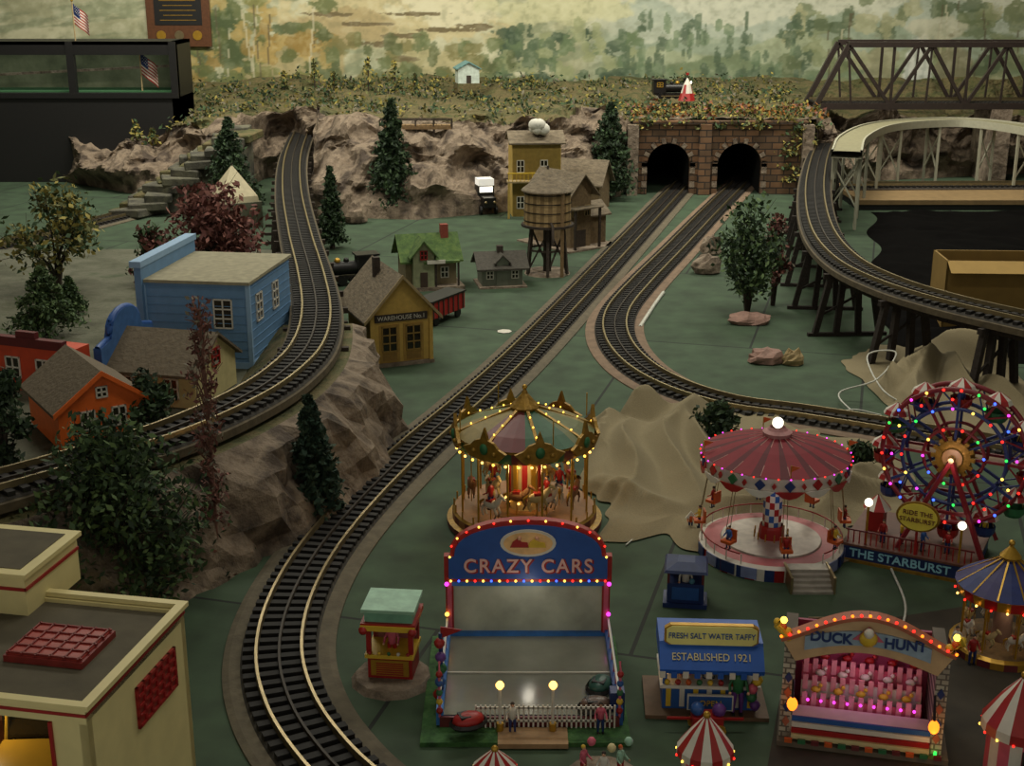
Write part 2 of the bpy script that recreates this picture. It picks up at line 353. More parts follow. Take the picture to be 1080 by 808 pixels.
# ---------------------------------------------------------------- tracks
ballast=ramp_mat('ballast',[(30,27,23),(44,40,34),(56,50,42)],9,bump=.5,dist=.05); tiem=M('tie black',(24,21,19),.8,.3); bed=M('roadbed cork',(92,84,68),.9,.2,5,.3); bedD=M('roadbed weathered',(84,74,56),.9,.25,5,.3)
def ribbon(b,pts,offs_z,mat):
    k=len(offs_z); vs=[]
    for i,p in enumerate(pts):
        d=(pts[min(i+1,len(pts)-1)]-pts[max(i-1,0)]); d.z=0; d.normalize(); nrm=Vector((-d.y,d.x,0))
        for o,z in offs_z: vs.append(tuple(p+nrm*o+Vector((0,0,z))))
    fs=[(i*k+j,i*k+j+1,(i+1)*k+j+1,(i+1)*k+j) for i in range(len(pts)-1) for j in range(k-1)]
    b.add(vs,fs,mat)
def track(name,pts,bedw=1.7,bedmat=None,board=0.):
    f=catmull(pts,.14); b=B(name)
    bm_=bedmat or bed
    ribbon(b,f,[(-bedw/2,-board),(-bedw/2,0.03),(-bedw/2+.1,.06),(bedw/2-.1,.06),(bedw/2,.03),(bedw/2,-board)],bm_)
    ribbon(b,f,[(-.6,.05),(-.54,.09),(.54,.09),(.6,.05)],ballast)
    for g in (-.34,.34):
        ribbon(b,f,[(g-.03,.15),(g-.022,.26),(g+.022,.26),(g+.03,.15)],silver)
    ribbon(b,f,[(-.025,.15),(-.018,.21),(.018,.21),(.025,.15)],M('centre rail',(50,42,34),.6,metal=.3))
    t=catmull(pts,.255)
    for i in range(len(t)-1):
        d=t[i+1]-t[max(0,i-1)]; a=math.atan2(d.y,d.x)
        b.box(t[i]+Vector((0,0,.12)),(.13,1.1,.09),tiem,(0,0,a))
    return b.done(recalc=False),f
A=[P(*q) for q in [(722,196),(712,205),(662,259),(600,326),(545,383),(492,432),(440,477),(384,532),(337,588),(306,645),(295,700),(308,755),(345,810),(400,862)]]
A=[P(722,196)+(P(722,196)-P(662,259)).normalized()*5]+A[1:]
track('main_line_track',A,1.7)
Bp=[P(*q) for q in [(776,200),(748,228),(712,266),(676,303),(652,333),(650,360),(670,388),(710,412),(770,431),(840,441),(910,452),(980,464),(1070,478),(1160,492)]]
Bp=[Bp[0]+(Bp[0]-Bp[1]).normalized()*5]+Bp
pinkb=M('roadbed tan',(116,96,78),.85,.2,4,.2)
track('branch_line_track',Bp,1.7,pinkb)
ZC=2.0
Cp=[P(x,y,ZC) for x,y in [(318,143),(309,170),(308,205),(316,250),(328,295),(334,335),(325,372),(295,404),(250,432),(180,463),(90,492),(0,518),(-110,548)]]
_,fC=track('elevated_loop_track',Cp,1.3,bedD,.12)
ZD=1.95
Dp=[P(x,y,ZD) for x,y in [(884,134),(868,160),(860,190),(860,222),(870,254),(896,282),(940,304),(1000,323),(1080,342),(1190,366)]]
_,fD=track('trestle_track',Dp,1.3,bedD,.12)
track('yard_track',[P(x,y) for x,y in [(-120,292),(0,262),(90,240),(170,220),(235,208)]],1.6)
def bents(name,path,step,z,cond,battered=.35,mat=woodD,brace=True,lw=.1):
    b=B(name)
    for i in range(0,len(path)-1,step):
        p=path[i]
        if not cond(p): continue
        d=path[i+1]-path[max(0,i-1)]; d.z=0; d.normalize(); n=Vector((-d.y,d.x,0)); zz=z-.14
        b.beam(p+n*-.8+Vector((0,0,-.2)),p+n*.8+Vector((0,0,-.2)),.14,.14,mat)
        g=Vector((p.x,p.y,0))
        for o,bt in ((-.6,-battered),(-.22,-battered*.3),(.22,battered*.3),(.6,battered)):
            b.beam(g+n*(o+bt),g+n*o+Vector((0,0,z-.25)),lw,lw,mat)
        b.beam(g+n*(-.62-battered*.7)+Vector((0,0,z*.3)),g+n*(.62+battered*.3)+Vector((0,0,z*.75)),.06,.06,mat)
        if brace: b.beam(g+n*(.62+battered*.7)+Vector((0,0,z*.3)),g+n*(-.62-battered*.3)+Vector((0,0,z*.75)),.06,.06,mat)
        b.beam(g+n*-1.15+Vector((0,0,.05)),g+n*1.15+Vector((0,0,.05)),.14,.1,mat)
    for o in (-.42,.42):
        q=[path[i] for i in range(0,len(path),4) if cond(path[i])]
        for s,e in zip(q,q[1:]):
            d=(e-s).normalized(); n=Vector((-d.y,d.x,0)); b.beam(s+n*o+Vector((0,0,-.2)),e+n*o+Vector((0,0,-.2)),.12,.16,mat)
    return b.done()
YE=P(334,350,ZC).y
trw=M('trestle creosote wood',(38,30,24),.85,.3,12,.3)
bents('wooden_trestle',fC,13,ZC,lambda p:p.y>YE-1,.25)
bents('wooden_trestle',fD,22,ZD,lambda p:True,.35,trw,False,.16)
# embankment carrying the loop
path=[p for p in fC if p.y<YE+1.5]
b=B('rock_embankment'); cs=[(1.95,-.05),(1.82,.3),(1.7,.65),(1.55,1.0),(1.38,1.3),(1.15,1.6),(.85,1.78),(.2,1.8),(-.8,1.8),(-1.1,1.6),(-1.6,1.25),(-2.,1.0)]; vs=[];k=len(cs)
pp=path[::2]
for i,p in enumerate(pp):
    d=pp[min(i+1,len(pp)-1)]-pp[max(i-1,0)]; d.z=0; d.normalize()
    n=Vector((-d.y,d.x,0)); 
    if n.x<0 and n.y>0: n=-n
    endt=min(1,i/10.)
    for j,(o,z) in enumerate(cs):
        q=Vector((p.x,p.y,0))+n*(o if o<1 else 1+(o-1)*(.3+.7*endt))+Vector((0,0,z))
        if j<6:
            nn=noise.fractal(q*1.1,1.,2.,5); vv=noise.voronoi(q*1.4)[0][0]; q+=n*(nn*.3+(vv-.3)*.35); q.z+=(nn*.15 if j else 0)
            q.z=min(q.z,1.8)
        vs.append(tuple(q))
fs=[(i*k+j,i*k+j+1,(i+1)*k+j+1,(i+1)*k+j) for i in range(len(pp)-1) for j in range(k-1)]
ms=[[rock,moss][1 if j>5 else 0] for i in range(len(pp)-1) for j in range(k-1)]
b.add(vs,fs,ms); b.add([vs[j] for j in range(k)],[tuple(range(k))],rock); b.done(recalc=False)
ZTn=1.3
dirt=ramp_mat('town dirt',[(56,56,42),(80,82,64),(98,98,82),(66,76,52)],.8,bump=.4,dist=.2)
def cX(Y):
    best=min(fC,key=lambda p:abs(p.y-Y)); return best.x
b=B('town_ground'); vs=[];NY=70;NXX=50
Ymin=min(p.y for p in fC)+.1
for j in range(NY):
    Y=Ymin+(48-Ymin)*j/(NY-1); xr=cX(Y)-.9; xl=-31
    for i in range(NXX):
        t=(i/(NXX-1))**.7; X=xl+(xr-xl)*t; h=ZTn*min(1,max(0,(48-Y)/5))
        vs.append((X,Y,h-.03+ (noise.fractal(Vector((X*.5,Y*.5,0)),1.,2.,4)*.06 if h>.2 else 0)-(.06 if h<=0 else 0)))
b.add(vs,[(j*NXX+i,j*NXX+i+1,(j+1)*NXX+i+1,(j+1)*NXX+i) for j in range(NY-1) for i in range(NXX-1)],dirt,True); b.done(recalc=False)
b=B('bank_planks')
for i in range(6):
    q=P(20+i*34,560-i*9,.2); b.box(q+Vector((0,-.35,.1+.0*i)),(1.3,.25,.12),slate_,(U(-.2,.2),U(-.1,.1),.45+U(-.1,.1)))
b.done()
pl=[]
for i in range(110):
    p=random.choice(pp); d=Vector((U(.9,1.9),-U(.5,1.5),0)); pl.append(Vector((p.x,p.y,0))+Vector((d.x*.7,d.y,U(0,.9) if d.x<1.4 else .05)))
clumps('bank_scrub',pl,[lg,lol,lgr,lrd2,lgD],.07,14,.13)
# ---------------------------------------------------------------- trees
def conifer(px,by,ty,wpx,z0=0.,mats=(lgD,lg),name='pine_tree',dens=1.):
    p=P(px,by,z0); h=Zt(p.y,ty)-z0; r=wpx/SC(p.y,z0)/2; b=B(name,p)
    b.cyl((0,0,-.03),(0,0,h*.96),.05*h*.5+.02,woodD,7,.01)
    n=int(16+h*4)
    for l in range(n):
        t=l/n; zz=h*(.12+.86*t); rr=r*(1-t)**.8*U(.85,1.1)+.03; m=int(7+6*(1-t))
        for a in range(m):
            th=U(0,2*pi); e=Vector((math.cos(th)*rr,math.sin(th)*rr,-.12*rr)); s=Vector((0,0,zz))
            b.add([tuple(s),tuple(s+e*.5+Vector((0,0,.02))),tuple(s+e)],[(0,1,2)],woodD)
            for k in range(int(14*dens)):
                q=s+e*U(.15,1.05)+Vector((U(-1,1),U(-1,1),U(-1,1)))*rr*.13
                b.leaf(q,U(.05,.09)*(.6+h*.22),random.choice(mats))
    return b.done(recalc=False)
def bush(px,by,ty,wpx,z0=0.,mats=(lgD,lg),name='tree',n=2200,size=.1,trunk=.25,nb=12,flat=1.,tw=None,tr=1.):
    p=P(px,by,z0); h=Zt(p.y,ty)-z0; r=wpx/SC(p.y,z0)/2; b=B(name,p); tw=tw or woodD
    cs=[]
    for i in range(nb):
        t=U(0,1) if tr==1 else (i+.5)/nb; a=U(0,2*pi); rr=r*.62*math.sin(pi*(.2+.75*t))*U(.3,1)
        cs.append((Vector((math.cos(a)*rr,math.sin(a)*rr,h*(trunk+((.86 if tr==1 else .98)-trunk)*t))),r*U(.3,.5)))
    if tr!=1: b.tube([(0,0,-.03),(.03,0,h*.5),(0,0,h)],[.05,.035,.01],tw,6)
    for c,s in cs:
        if tr==1: b.tube([(0,0,-.03),(c.x*.25,c.y*.25,c.z*.5),tuple(c)],[.04*h*.5+.015,.03,.01],tw,5)
        else: b.tube([(0,0,c.z*.85),tuple(c)],[.018,.006],tw,4)
        for k in range(5):
            b.tube([tuple(c*(.8 if tr==1 else .97)),tuple(c+Vector((U(-1,1),U(-1,1),U(-.6,1)))*s)],[.015,.005],tw,3)
    for k in range(n):
        c,s=random.choice(cs); d=Vector((random.gauss(0,1),random.gauss(0,1),random.gauss(0,1))); d=d/max(.4,d.length)*s*U(.3,1.15)
        q=c+d; q.z=max(.04,min(q.z,h)); b.leaf(q,U(.6,1.3)*size,random.choice(mats))
    return b.done(recalc=False)
conifer(415,226,100,56); conifer(642,210,104,60); conifer(246,226,120,62); conifer(351,262,172,30)
conifer(50,352,278,80,ZTn,(lg,lgL)); conifer(332,548,412,62,0,(lbl,lgD),dens=1.3); conifer(75,330,290,34,ZTn,(lg,lgL))
bush(62,305,184,118,ZTn,(lol,lg,lyl),n=1500,size=.11,trunk=.3)
bush(222,290,196,135,ZTn,(lrd,lrd2),'maroon_shrub',n=2800,size=.12,trunk=.1,nb=20)
bush(160,300,235,60,ZTn,(lrd,lrd2,lg),'maroon_shrub',n=700,size=.12,trunk=.1)
bush(788,330,203,88,0,(lgD,lg,lgL),n=2200,size=.1,trunk=.2,nb=16)
bush(815,322,218,40,0,(lrd2,lrd,lgr),'maroon_shrub',n=800,size=.09)
bush(128,640,440,225,0,(lgD,lg,lg,lgL),n=8500,size=.075,trunk=.15,nb=44)
bush(160,460,378,66,ZTn,(lg,lgD),n=1300,size=.08,trunk=.05)
bush(8,500,378,78,ZTn,(lgD,lgD,lg),n=2000,size=.08,trunk=.05)
bush(230,606,312,52,0,(lrd2,lrd2,lgr,lrd),'slender_maroon_tree',n=900,size=.055,trunk=.2,nb=46,tw=M('reddish bark',(110,76,64),.8),tr=0)
bush(757,468,425,62,0,(lgD,lg),'shrub',n=900,size=.09,trunk=.05)
bush(905,505,468,55,0,(lgD,lg),'shrub',n=700,size=.08,trunk=.05)
bush(300,345,305,30,ZTn,(lg,lol),'shrub',n=400,size=.07,trunk=.05)
def rockob(px,py,w,h,z0=0,mat=None,name='boulder'):
    p=P(px,py,z0); s=w/SC(p.y,z0)/2; b=B(name,p)
    b.sph((0,0,s*h*.5),s,mat or rock,14,(1,.8,h))
    for i,v in enumerate(b.v):
        v=Vector(v); k=1+.35*noise.noise(v*2.5/s+Vector((px,py,0))*.1); b.v[i]=(v.x*k,v.y*k,max(-.02,v.z*k))
    b.sm=[False]*len(b.f); return b.done()
pr_=M('pink rock',(140,110,98),.8,.2,4,.4)
for q in [(808,382,38,.5,pr_),(836,384,24,.9,M('sand rock',(150,130,90),.8,.2,4,.4)),(745,288,30,.9,stone),(750,268,22,1.2,stone),(790,340,44,.35,pr_),(332,552,42,.5,rock),(368,540,24,.4,rock),(375,235,26,1.1,rock),(348,237,30,1.,rock)]:
    rockob(q[0],q[1],q[2],q[3],0,q[4])
# ---------------------------------------------------------------- building helpers
def wnF(b,x,z,w,h,y=0.,fr=white,gl=glassD,nx=2,nz=2,sg=-1,t=.03):
    b.bx(x-w/2,x+w/2,min(y,y+sg*.012),max(y,y+sg*.012),z,z+h,gl); a,c=sorted((y,y+sg*.035))
    for i in range(nx+1): xx=x-w/2+w*i/nx; b.bx(xx-t/2,xx+t/2,a,c,z-t/2,z+h+t/2,fr)
    for i in range(nz+1): zz=z+h*i/nz; b.bx(x-w/2-t/2,x+w/2+t/2,a,c,zz-t/2,zz+t/2,fr)
def wnR(b,x,y,z,w,h,fr=white,gl=glassD,nx=2,nz=2,t=.03):
    b.bx(x,x+.012,y-w/2,y+w/2,z,z+h,gl)
    for i in range(nx+1): yy=y-w/2+w*i/nx; b.bx(x,x+.035,yy-t/2,yy+t/2,z-t/2,z+h+t/2,fr)
    for i in range(nz+1): zz=z+h*i/nz; b.bx(x,x+.035,y-w/2-t/2,y+w/2+t/2,zz-t/2,zz+t/2,fr)
def gableY(b,w,d,h,rh,wm,rm,oh=.15,x=0,y=0,z=0,th=.06,trim=None):
    b.pr([(x-w/2,z),(x+w/2,z),(x+w/2,z+h),(x,z+h+rh),(x-w/2,z+h)],y,y+d,wm)
    k=rh/(w/2)
    for s in (-1,1):
        X=w/2+oh; b.pr([(x,z+h+rh),(x+s*X,z+h+rh-k*X),(x+s*X,z+h+rh-k*X+th),(x,z+h+rh+th)],y-oh,y+d+oh,rm)
        if trim: b.pr([(x,z+h+rh-.02),(x+s*X,z+h+rh-k*X-.02),(x+s*X,z+h+rh-k*X+th+.02),(x,z+h+rh+th+.02)],y-oh-.03,y-oh,trim)
def gableX(b,w,d,h,rh,wm,rm,oh=.15,x=0,y=0,z=0,th=.06):
    b.prx([(y,z),(y+d,z),(y+d,z+h),(y+d/2,z+h+rh),(y,z+h)],x-w/2,x+w/2,wm)
    k=rh/(d/2); c=y+d/2
    for s in (-1,1):
        D=d/2+oh; b.prx([(c,z+h+rh),(c+s*D,z+h+rh-k*D),(c+s*D,z+h+rh-k*D+th),(c,z+h+rh+th)],x-w/2-oh,x+w/2+oh,rm)
def loc(px,py,z=0): return P(px,py,z)
shing=ramp_mat('weathered shingles',[(78,70,58),(108,96,78),(128,116,96)],5,bump=.5,dist=.05,sc=(1,1,3))
ochre=M('ochre boards',(196,162,82),.6,.1,8,.12)
# warehouse
p=loc(424,385); b=B('warehouse',p,math.radians(22)); W=1.62; he=Zt(p.y,326); ha=Zt(p.y,291)
D=2.3
b.bx(-W/2-.08,W/2+.08,-.08,D+.08,0,.1,stone); gableY(b,W,D,he,ha-he,ochre,shing,.26,trim=woodL)
for s in (-.33,.33):
    b.bx(s-.28,s+.28,-.02,0,.12,1.14,M('door boards',(164,130,62),.6)); wnF(b,s,.42,.4,.66,-.02,M('window frame ochre',(150,120,60),.6),glassD,2,3); b.bx(s-.2,s+.2,-.03,-.02,.16,.36,M('door panel',(140,108,52),.6))
b.bx(-.72,.72,-.05,0,1.22,1.42,M('sign board dark',(52,44,38),.6)); wnR(b,W/2,.8,.5,.4,.6,woodD); wnR(b,W/2,1.6,.5,.4,.6,woodD)
for s in (-W/2,W/2): b.beam((s,-.02,0),(s,-.02,he),.1,.1,ochre)
b.bx(-.32,-.14,1.3,1.48,ha-.3,ha+.25,woodD)
o=b.done(); text(o,'WAREHOUSE No.1',(0,-.06,1.32),.165,white,sx=.95)
# blue building
bl=M('blue clapboard',(96,134,172),.6,.08,4); bl2=M('light blue trim',(134,166,198),.6,.06)
p=loc(212,387,ZTn); b=B('blue_shop',p,math.radians(-8)); W=2.45; h=Zt(p.y,299)-ZTn; D=3.1
b.bx(-W/2,W/2,0,D,0,h,bl); b.bx(-W/2-.06,W/2+.06,-.06,D+.06,h,h+.07,M('flat roof cream',(142,136,112),.8)); b.bx(-W/2-.02,W/2+.02,-.02,D,0,.15,bl2)
for i in range(9): b.bx(-W/2,W/2+.015,-.015,D,.25+i*.2,.265+i*.2,bl)
b.bx(-W/2-.14,-W/2+.02,-.15,D+.1,0,h+.42,bl); b.bx(-W/2-.22,-W/2+.05,-.2,D+.15,h+.36,h+.5,bl2)
wnF(b,.62,.95,.42,.66,0,white,glassD,2,3)
wnR(b,W/2,.7,1.,.4,.62,white,nx=2,nz=3); wnR(b,W/2,1.9,1.,.4,.62,white,nx=2,nz=3)
for s in (-W/2,W/2): b.bx(s-.05,s+.05,-.03,.05,0,h,bl2)
b.done()
# cream shop with blue false front
p=loc(162,428,ZTn); b=B('cream_shop',p,math.radians(-14)); W=2.0; crm=M('cream boards',(194,182,132),.6,.1); D=1.9
gableX(b,W,D,.75,.62,crm,M('brown roof',(98,86,68),.8,.15,10,.3),.12); 
X=b.X; b.X=Matrix.Translation((-W/2-.1,D/2,0))@Matrix.Rotation(pi/2,4,'Z')
arc=[(-1.1,0),(1.1,0),(1.1,1.2),(.66,1.3)]+[(.6*math.cos(pi*i/10),1.42+.42*math.sin(pi*i/10)) for i in range(11)]+[(-.66,1.3),(-1.1,1.2)]
cap=M('blue cap',(44,84,150),.5)
b.pr(arc,-.08,.1,M('blue front',(60,98,150),.5),cap); b.tube([(x,-.0,z) for x,z in arc[2:]],.07,cap,8); b.X=X
wnR(b,W/2,D/2,.7,.34,.36,red); wnF(b,-.45,.2,.3,.42,0); wnF(b,.45,.2,.3,.42,0)
b.done()
# orange shop
p=loc(112,468,ZTn); b=B('orange_shop',p,math.radians(34)); W=1.7; D=2.1; orr=M('orange boards',(226,104,36),.55,.08)
gableY(b,W,D,.8,.62,orr,M('grey brown roof',(104,92,74),.8,.15,10,.3),.12,trim=orr)
wnF(b,-.3,.35,.26,.36,0,white); wnF(b,.3,.35,.26,.36,0,white); wnF(b,0,.95,.2,.2,0,white)
b.done()
rbd=M('red boards',(200,70,36),.55,.1)
p=loc(36,412,ZTn); b=B('red_storefront',p,math.radians(-20)); b.bx(-.9,.85,0,.9,0,.9,rbd); b.bx(-.95,.9,-.08,.03,0,1.0,rbd); b.bx(-1.0,.95,-.12,.05,1.0,1.2,M('maroon cornice',(92,24,24),.6))
b.bx(-.25,.25,-.1,.03,1.2,1.34,M('maroon cornice',(92,24,24),.6)); wnF(b,-.4,.3,.35,.45,-.09); wnF(b,.4,.3,.35,.45,-.09); b.done()
# tent
p=loc(258,228,0); b=B('canvas_tent',p+Vector((0,-2,1.0)),.5); 
b.lathe([(1.15,0),(1.1,.25),(.02,1.45)],M('canvas',(186,176,146),.8,.1),4,a0=pi/4); b.cyl((0,0,-.9),(0,0,1.55),.03,woodD,6); b.bx(-.9,.9,-.9,.9,-1.0,.02,dirt); b.done()
# green roofed cottage
p=loc(455,304); b=B('green_roof_cottage',p,math.radians(14)); gr=ramp_mat('mossy green roof',[(40,62,28),(66,92,40),(92,112,52)],4,bump=.5,dist=.05); cw=M('cottage wall',(124,112,84),.7,.15)
b.bx(-1.05,1.05,-.4,1.9,0,.12,stone); gableX(b,1.7,1.5,1.05,.6,cw,gr,.2); gableY(b,.7,.9,1.2,.42,M('cottage gable',(132,136,104),.7),gr,.12,x=-.3,y=-.35)
b.bx(-.3,.9,-.4,0,.9,.97,gr); 
for x in (.1,.85): b.bx(x-.03,x+.03,-.37,-.31,.1,.92,woodD)
wnF(b,-.3,1.05,.22,.28,-.35,red); b.bx(-.42,-.18,-.37,-.35,.12,.62,M('door dark',(60,44,34),.6)); wnF(b,.45,.35,.25,.35,0,white); wnR(b,.85,.75,.45,.3,.4,woodD)
b.bx(.45,.7,.55,.8,1.3,2.0,M('brick chimney',(128,58,44),.8,.2,20)); b.bx(-.2,.4,-.43,-.4,.9,1.02,white); b.done()
# small grey shed
p=loc(530,303); b=B('station_shed',p,math.radians(10)); gw=M('shed wall',(112,118,104),.7,.12); gableX(b,1.35,1.1,.72,.34,gw,M('shed roof',(66,62,54),.8,.2,10,.3),.2)
b.bx(-.8,.8,-.2,1.2,0,.06,stone); b.bx(-.12,.14,-.02,0,.06,.6,navy); wnF(b,-.42,.3,.22,.26); wnF(b,.42,.3,.22,.26); wnR(b,.675,.55,.3,.3,.26); b.bx(-.1,.1,.45,.65,1.,1.3,woodD)
gableY(b,.4,.5,.85,.2,gw,M('shed roof',(66,62,54)),.08,x=0,y=-.05); b.done()
# water tower
p=loc(577,288); b=B('water_tower',p); zt0=Zt(p.y,236); zt1=Zt(p.y,200); zr=Zt(p.y,178); r=25/SC(p.y,2)
b.lathe([(.05,.08),(.75,.08),(.8,0)],stone,20)
wt=M('tank staves',(150,126,86),.7,.2,12,.2)
for i in range(6):
    a=pi/6+i*pi/3; c,s=math.cos(a),math.sin(a); b.beam((c*r*.95,s*r*.95,.05),(c*r*.75,s*r*.75,zt0),.1,.1,woodD)
    a2=a+pi/3; b.beam((c*r*.95,s*r*.95,.15),(math.cos(a2)*r*.8,math.sin(a2)*r*.8,zt0*.9),.05,.05,woodD); b.beam((c*r*.85,s*r*.85,zt0*.5),(math.cos(a2)*r*.85,math.sin(a2)*r*.85,zt0*.5),.06,.06,woodD)
b.cyl((0,0,0),(0,0,zt0),.14,woodD,8); b.cyl((0,0,zt0-.06),(0,0,zt0+.02),r*1.12,woodD,20)
b.lathe([(r,zt0),(r*.97,zt1)],lambda i,j:[wt,M('tank staves dark',(120,98,64),.7)][i%2],36)
for k in range(4): z=zt0+(zt1-zt0)*(.12+.26*k); b.lathe([(r*1.015,z),(r*1.015,z+.035)],blackm,30)
b.lathe([(r*1.12,zt1-.02),(r*1.1,zt1+.02),(r*.55,(zt1+zr)/2),(.02,zr)],shing,20); b.cyl((0,0,zr-.05),(0,0,zr+.1),.04,woodD,6)
b.tube([(.1,-r,zt0+.15),(.15,-r-.35,zt0+.1),(.15,-r-.4,zt0-.5)],.05,woodD,6); b.beam((r*.6,-r*.85,0),(r*.6,-r*.85,zt1),.03,.12,wood); b.done()
# yellow depot
p=loc(566,228); b=B('yellow_depot',p,math.radians(6)); dy=M('depot yellow',(178,150,76),.6,.12); h2=Zt(p.y,150); 
b.bx(-1.05,1.0,0,1.6,0,h2-.02,dy); gableX(b,2.05,1.6,h2,.35,dy,shing,.18,z=0)
b.bx(-1.3,-.1,-.55,0,h2*.48,h2*.48+.07,woodL)
for i in range(8): b.bx(-1.27+i*.165,-1.24+i*.165,-.53,-.5,h2*.48,h2*.48+.4,yellow)
b.bx(-1.3,-.1,-.55,-.5,h2*.48+.38,h2*.48+.43,yellow)
for x in (-1.25,-.15): b.bx(x-.04,x+.04,-.54,-.46,0,h2*.48,dy)
for x in (-.7,.3): wnF(b,x,h2*.6,.3,.5,0,white); wnF(b,x,.35,.3,.5,0,white)
b.cyl((.15,.3,h2+.1),(.15,.3,h2+.5),.1,woodD,8)
sm=M('cotton smoke',(205,203,192),.95,.05)
for k in range(9): b.sph((.15+U(-.3,.3),.3+U(-.15,.15),h2+.58+U(-.08,.16)),U(.2,.28),sm,10)
b.done()
p=loc(612,262); b=B('coaling_shed',p,math.radians(38)); bw=M('weathered boards',(110,92,66),.8,.25,9,.3); hh=Zt(p.y,200)
gableY(b,1.0,2.2,hh,.55,bw,shing,.25); gableX(b,1.1,.9,hh*.55,.35,bw,shing,.15,x=.9,y=.2)
for x in (-.3,.3): wnF(b,x,hh*.55,.24,.4,0,woodL)
b.bx(-.25,.25,-.02,0,.05,.7,woodD); b.bx(-1.,1.6,-.5,2.6,0,.06,stone); b.beam((.6,-.4,0),(.6,-.4,hh*.7),.08,.08,woodD); b.beam((-.6,-.4,0),(-.6,-.4,hh*.7),.08,.08,woodD); b.bx(-.7,.7,-.5,0,hh*.7,hh*.7+.05,shing); b.done()
p=loc(605,222); b=B('brown_roof_house',p,math.radians(-20)); gableX(b,2.3,1.6,1.3,.8,bw,shing,.2); wnF(b,-.5,.5,.3,.4); wnF(b,.4,.5,.3,.4); b.done()
def loco(name,l,rot,sc=1.,body=blackm,cab=blackm):
    b=B(name,l,rot,sc); b.bx(-.95,.9,-.24,.24,.2,.3,body); b.cyl((-.35,0,.55),(.95,0,.55),.23,body,16); b.cyl((.95,0,.55),(1.,0,.55),.16,silver,12)
    b.bx(-1.,-.35,-.28,.28,.3,.95,cab); b.bx(-1.08,-.28,-.33,.33,.95,1.01,body); b.cyl((.7,0,.75),(.7,0,1.05),.07,body,10,.11); b.sph((.3,0,.8),.11,gold,8); b.sph((0,0,.8),.1,body,8)
    b.cyl((.98,0,.82),(1.05,0,.82),.07,e_wht,8); b.prx([(-.25,.05),(.25,.05),(.2,.25),(-.2,.25)],.95,1.2,red)
    for x in (-.6,-.2,.2,.6):
        for s in (-.26,.26): b.cyl((x,s-.03,.16),(x,s+.03,.16),.16,red if cab is red else body,12)
    b.beam((-.6,-.3,.16),(.6,-.3,.16),.03,.05,silver); wnF(b,-.67,.62,.3,.22,-.28,gold); return b.done()
loco('steam_locomotive',loc(366,300)+Vector((0,0,.02)),math.radians(200),1.0)
loco('steam_locomotive',Vector(( (697-540)/19.9,67,Zt(67,104))),math.radians(5),.95)
b=B('freight_wagon',loc(464,338),math.radians(60)); b.bx(-.9,.9,-.32,.32,.25,.75,red); b.bx(-.95,.95,-.35,.35,.75,.8,black)
for x in (-.6,.6):
    for s in (-.25,.25): b.cyl((x,s-.03,.15),(x,s+.03,.15),.15,blackm,10)
for i in range(7): b.bx(-.85+i*.27,-.8+i*.27,-.34,.34,.25,.75,woodD)
b.done()
p=loc(512,224); b=B('toy_truck',p,math.radians(-75),.95); b.bx(-.9,.5,-.35,.35,.3,.42,black); b.bx(.0,.9,-.28,.28,.35,.8,blackm); b.bx(-.5,.15,-.38,.38,.4,1.25,black); b.bx(-.45,.17,-.3,.3,.95,1.2,e_wht); b.bx(-.5,.2,-.36,.36,1.25,1.55,M('lit white roof',(230,228,220),emit=.5))
for x in (-.6,.55):
    for s in (-.36,.36): b.cyl((x,s-.05,.2),(x,s+.05,.2),.2,black,12)
for s in (-.2,.2): b.sph((.92,s,.6),.07,silver,8)
b.done()
q=Vector(((497-540)/19.3,70,Zt(70,88))); b=B('white_cabin',q,.2); gableY(b,1.1,1.,.75,.3,M('pale cabin',(186,198,188),.6),M('teal roof',(100,140,140),.6),.1); b.bx(-.12,.12,-.02,0,0,.4,woodD); b.bx(-.6,.6,-.2,1.1,-.5,0,moss); b.done()
q=Vector(((713-540)/20.6,65,Zt(65,106))); b=B('striped_tipi',q); b.lathe([(.42,0),(.3,.35),(.18,.75),(.03,1.05)],lambda i,j:[white,red][(j==0)or(i%3==0 and j==1)],10); b.cyl((0,0,-.2),(0,0,1.25),.03,woodD,5); b.cyl((0,0,1.2),(0,0,1.3),.08,red,8); b.done()
b=B('plank_bridge',Vector((-4.3,60.2,Zt(60.2,133)))); 
for i in range(14): b.bx(-1.6+i*.23,-1.4+i*.23,-.3,.3,0,.06,wood)
for s in (-.3,.3): b.beam((-1.6,s,.3),(1.6,s,.3),.05,.05,woodD); b.beam((-1.6,s,-.05),(1.6,s,-.05),.1,.12,wood)
for i in range(5):
    for s in (-.3,.3): b.bx(-1.6+i*.8-.03,-1.6+i*.8+.03,s-.03,s+.03,-1.6,.3,woodD)
b.done()
# ---------------------------------------------------------------- display case on left, rail, flags, plaque
Yc=66.; b=B('display_case'); X0=-31; X1=(186-540)/SC(Yc,6); zt_=Zt(Yc,44); 
z1,z2=Zt(Yc,98),Zt(Yc,58)
case=M('case black',(16,15,15),.6,.2); 
b.bx(X0,X1,Yc,Yc+3,0,z1-.2,case); b.bx(X0,X1,Yc,Yc+.25,z2,zt_,black); b.bx(X0,X1,Yc,Yc+3,zt_-.15,zt_,black); b.bx(X0,X1,Yc-.1,Yc+.25,z1-.25,z1,black)
for xx in (X0,(70-540)/SC(Yc,6),X1-.35): b.bx(xx,xx+.35,Yc-.05,Yc+.3,z1,zt_,black)
b.bx(X1-.35,X1,Yc,Yc+3,0,zt_,black); b.bx(X0,X1-.3,Yc+2.6,Yc+2.8,z1,z2,ramp_mat('case back scene',[(70,78,58),(110,116,88),(140,144,116)],.5,bump=0))  # backdrop's greenish grey is lightened to stand in for reflections in the windows
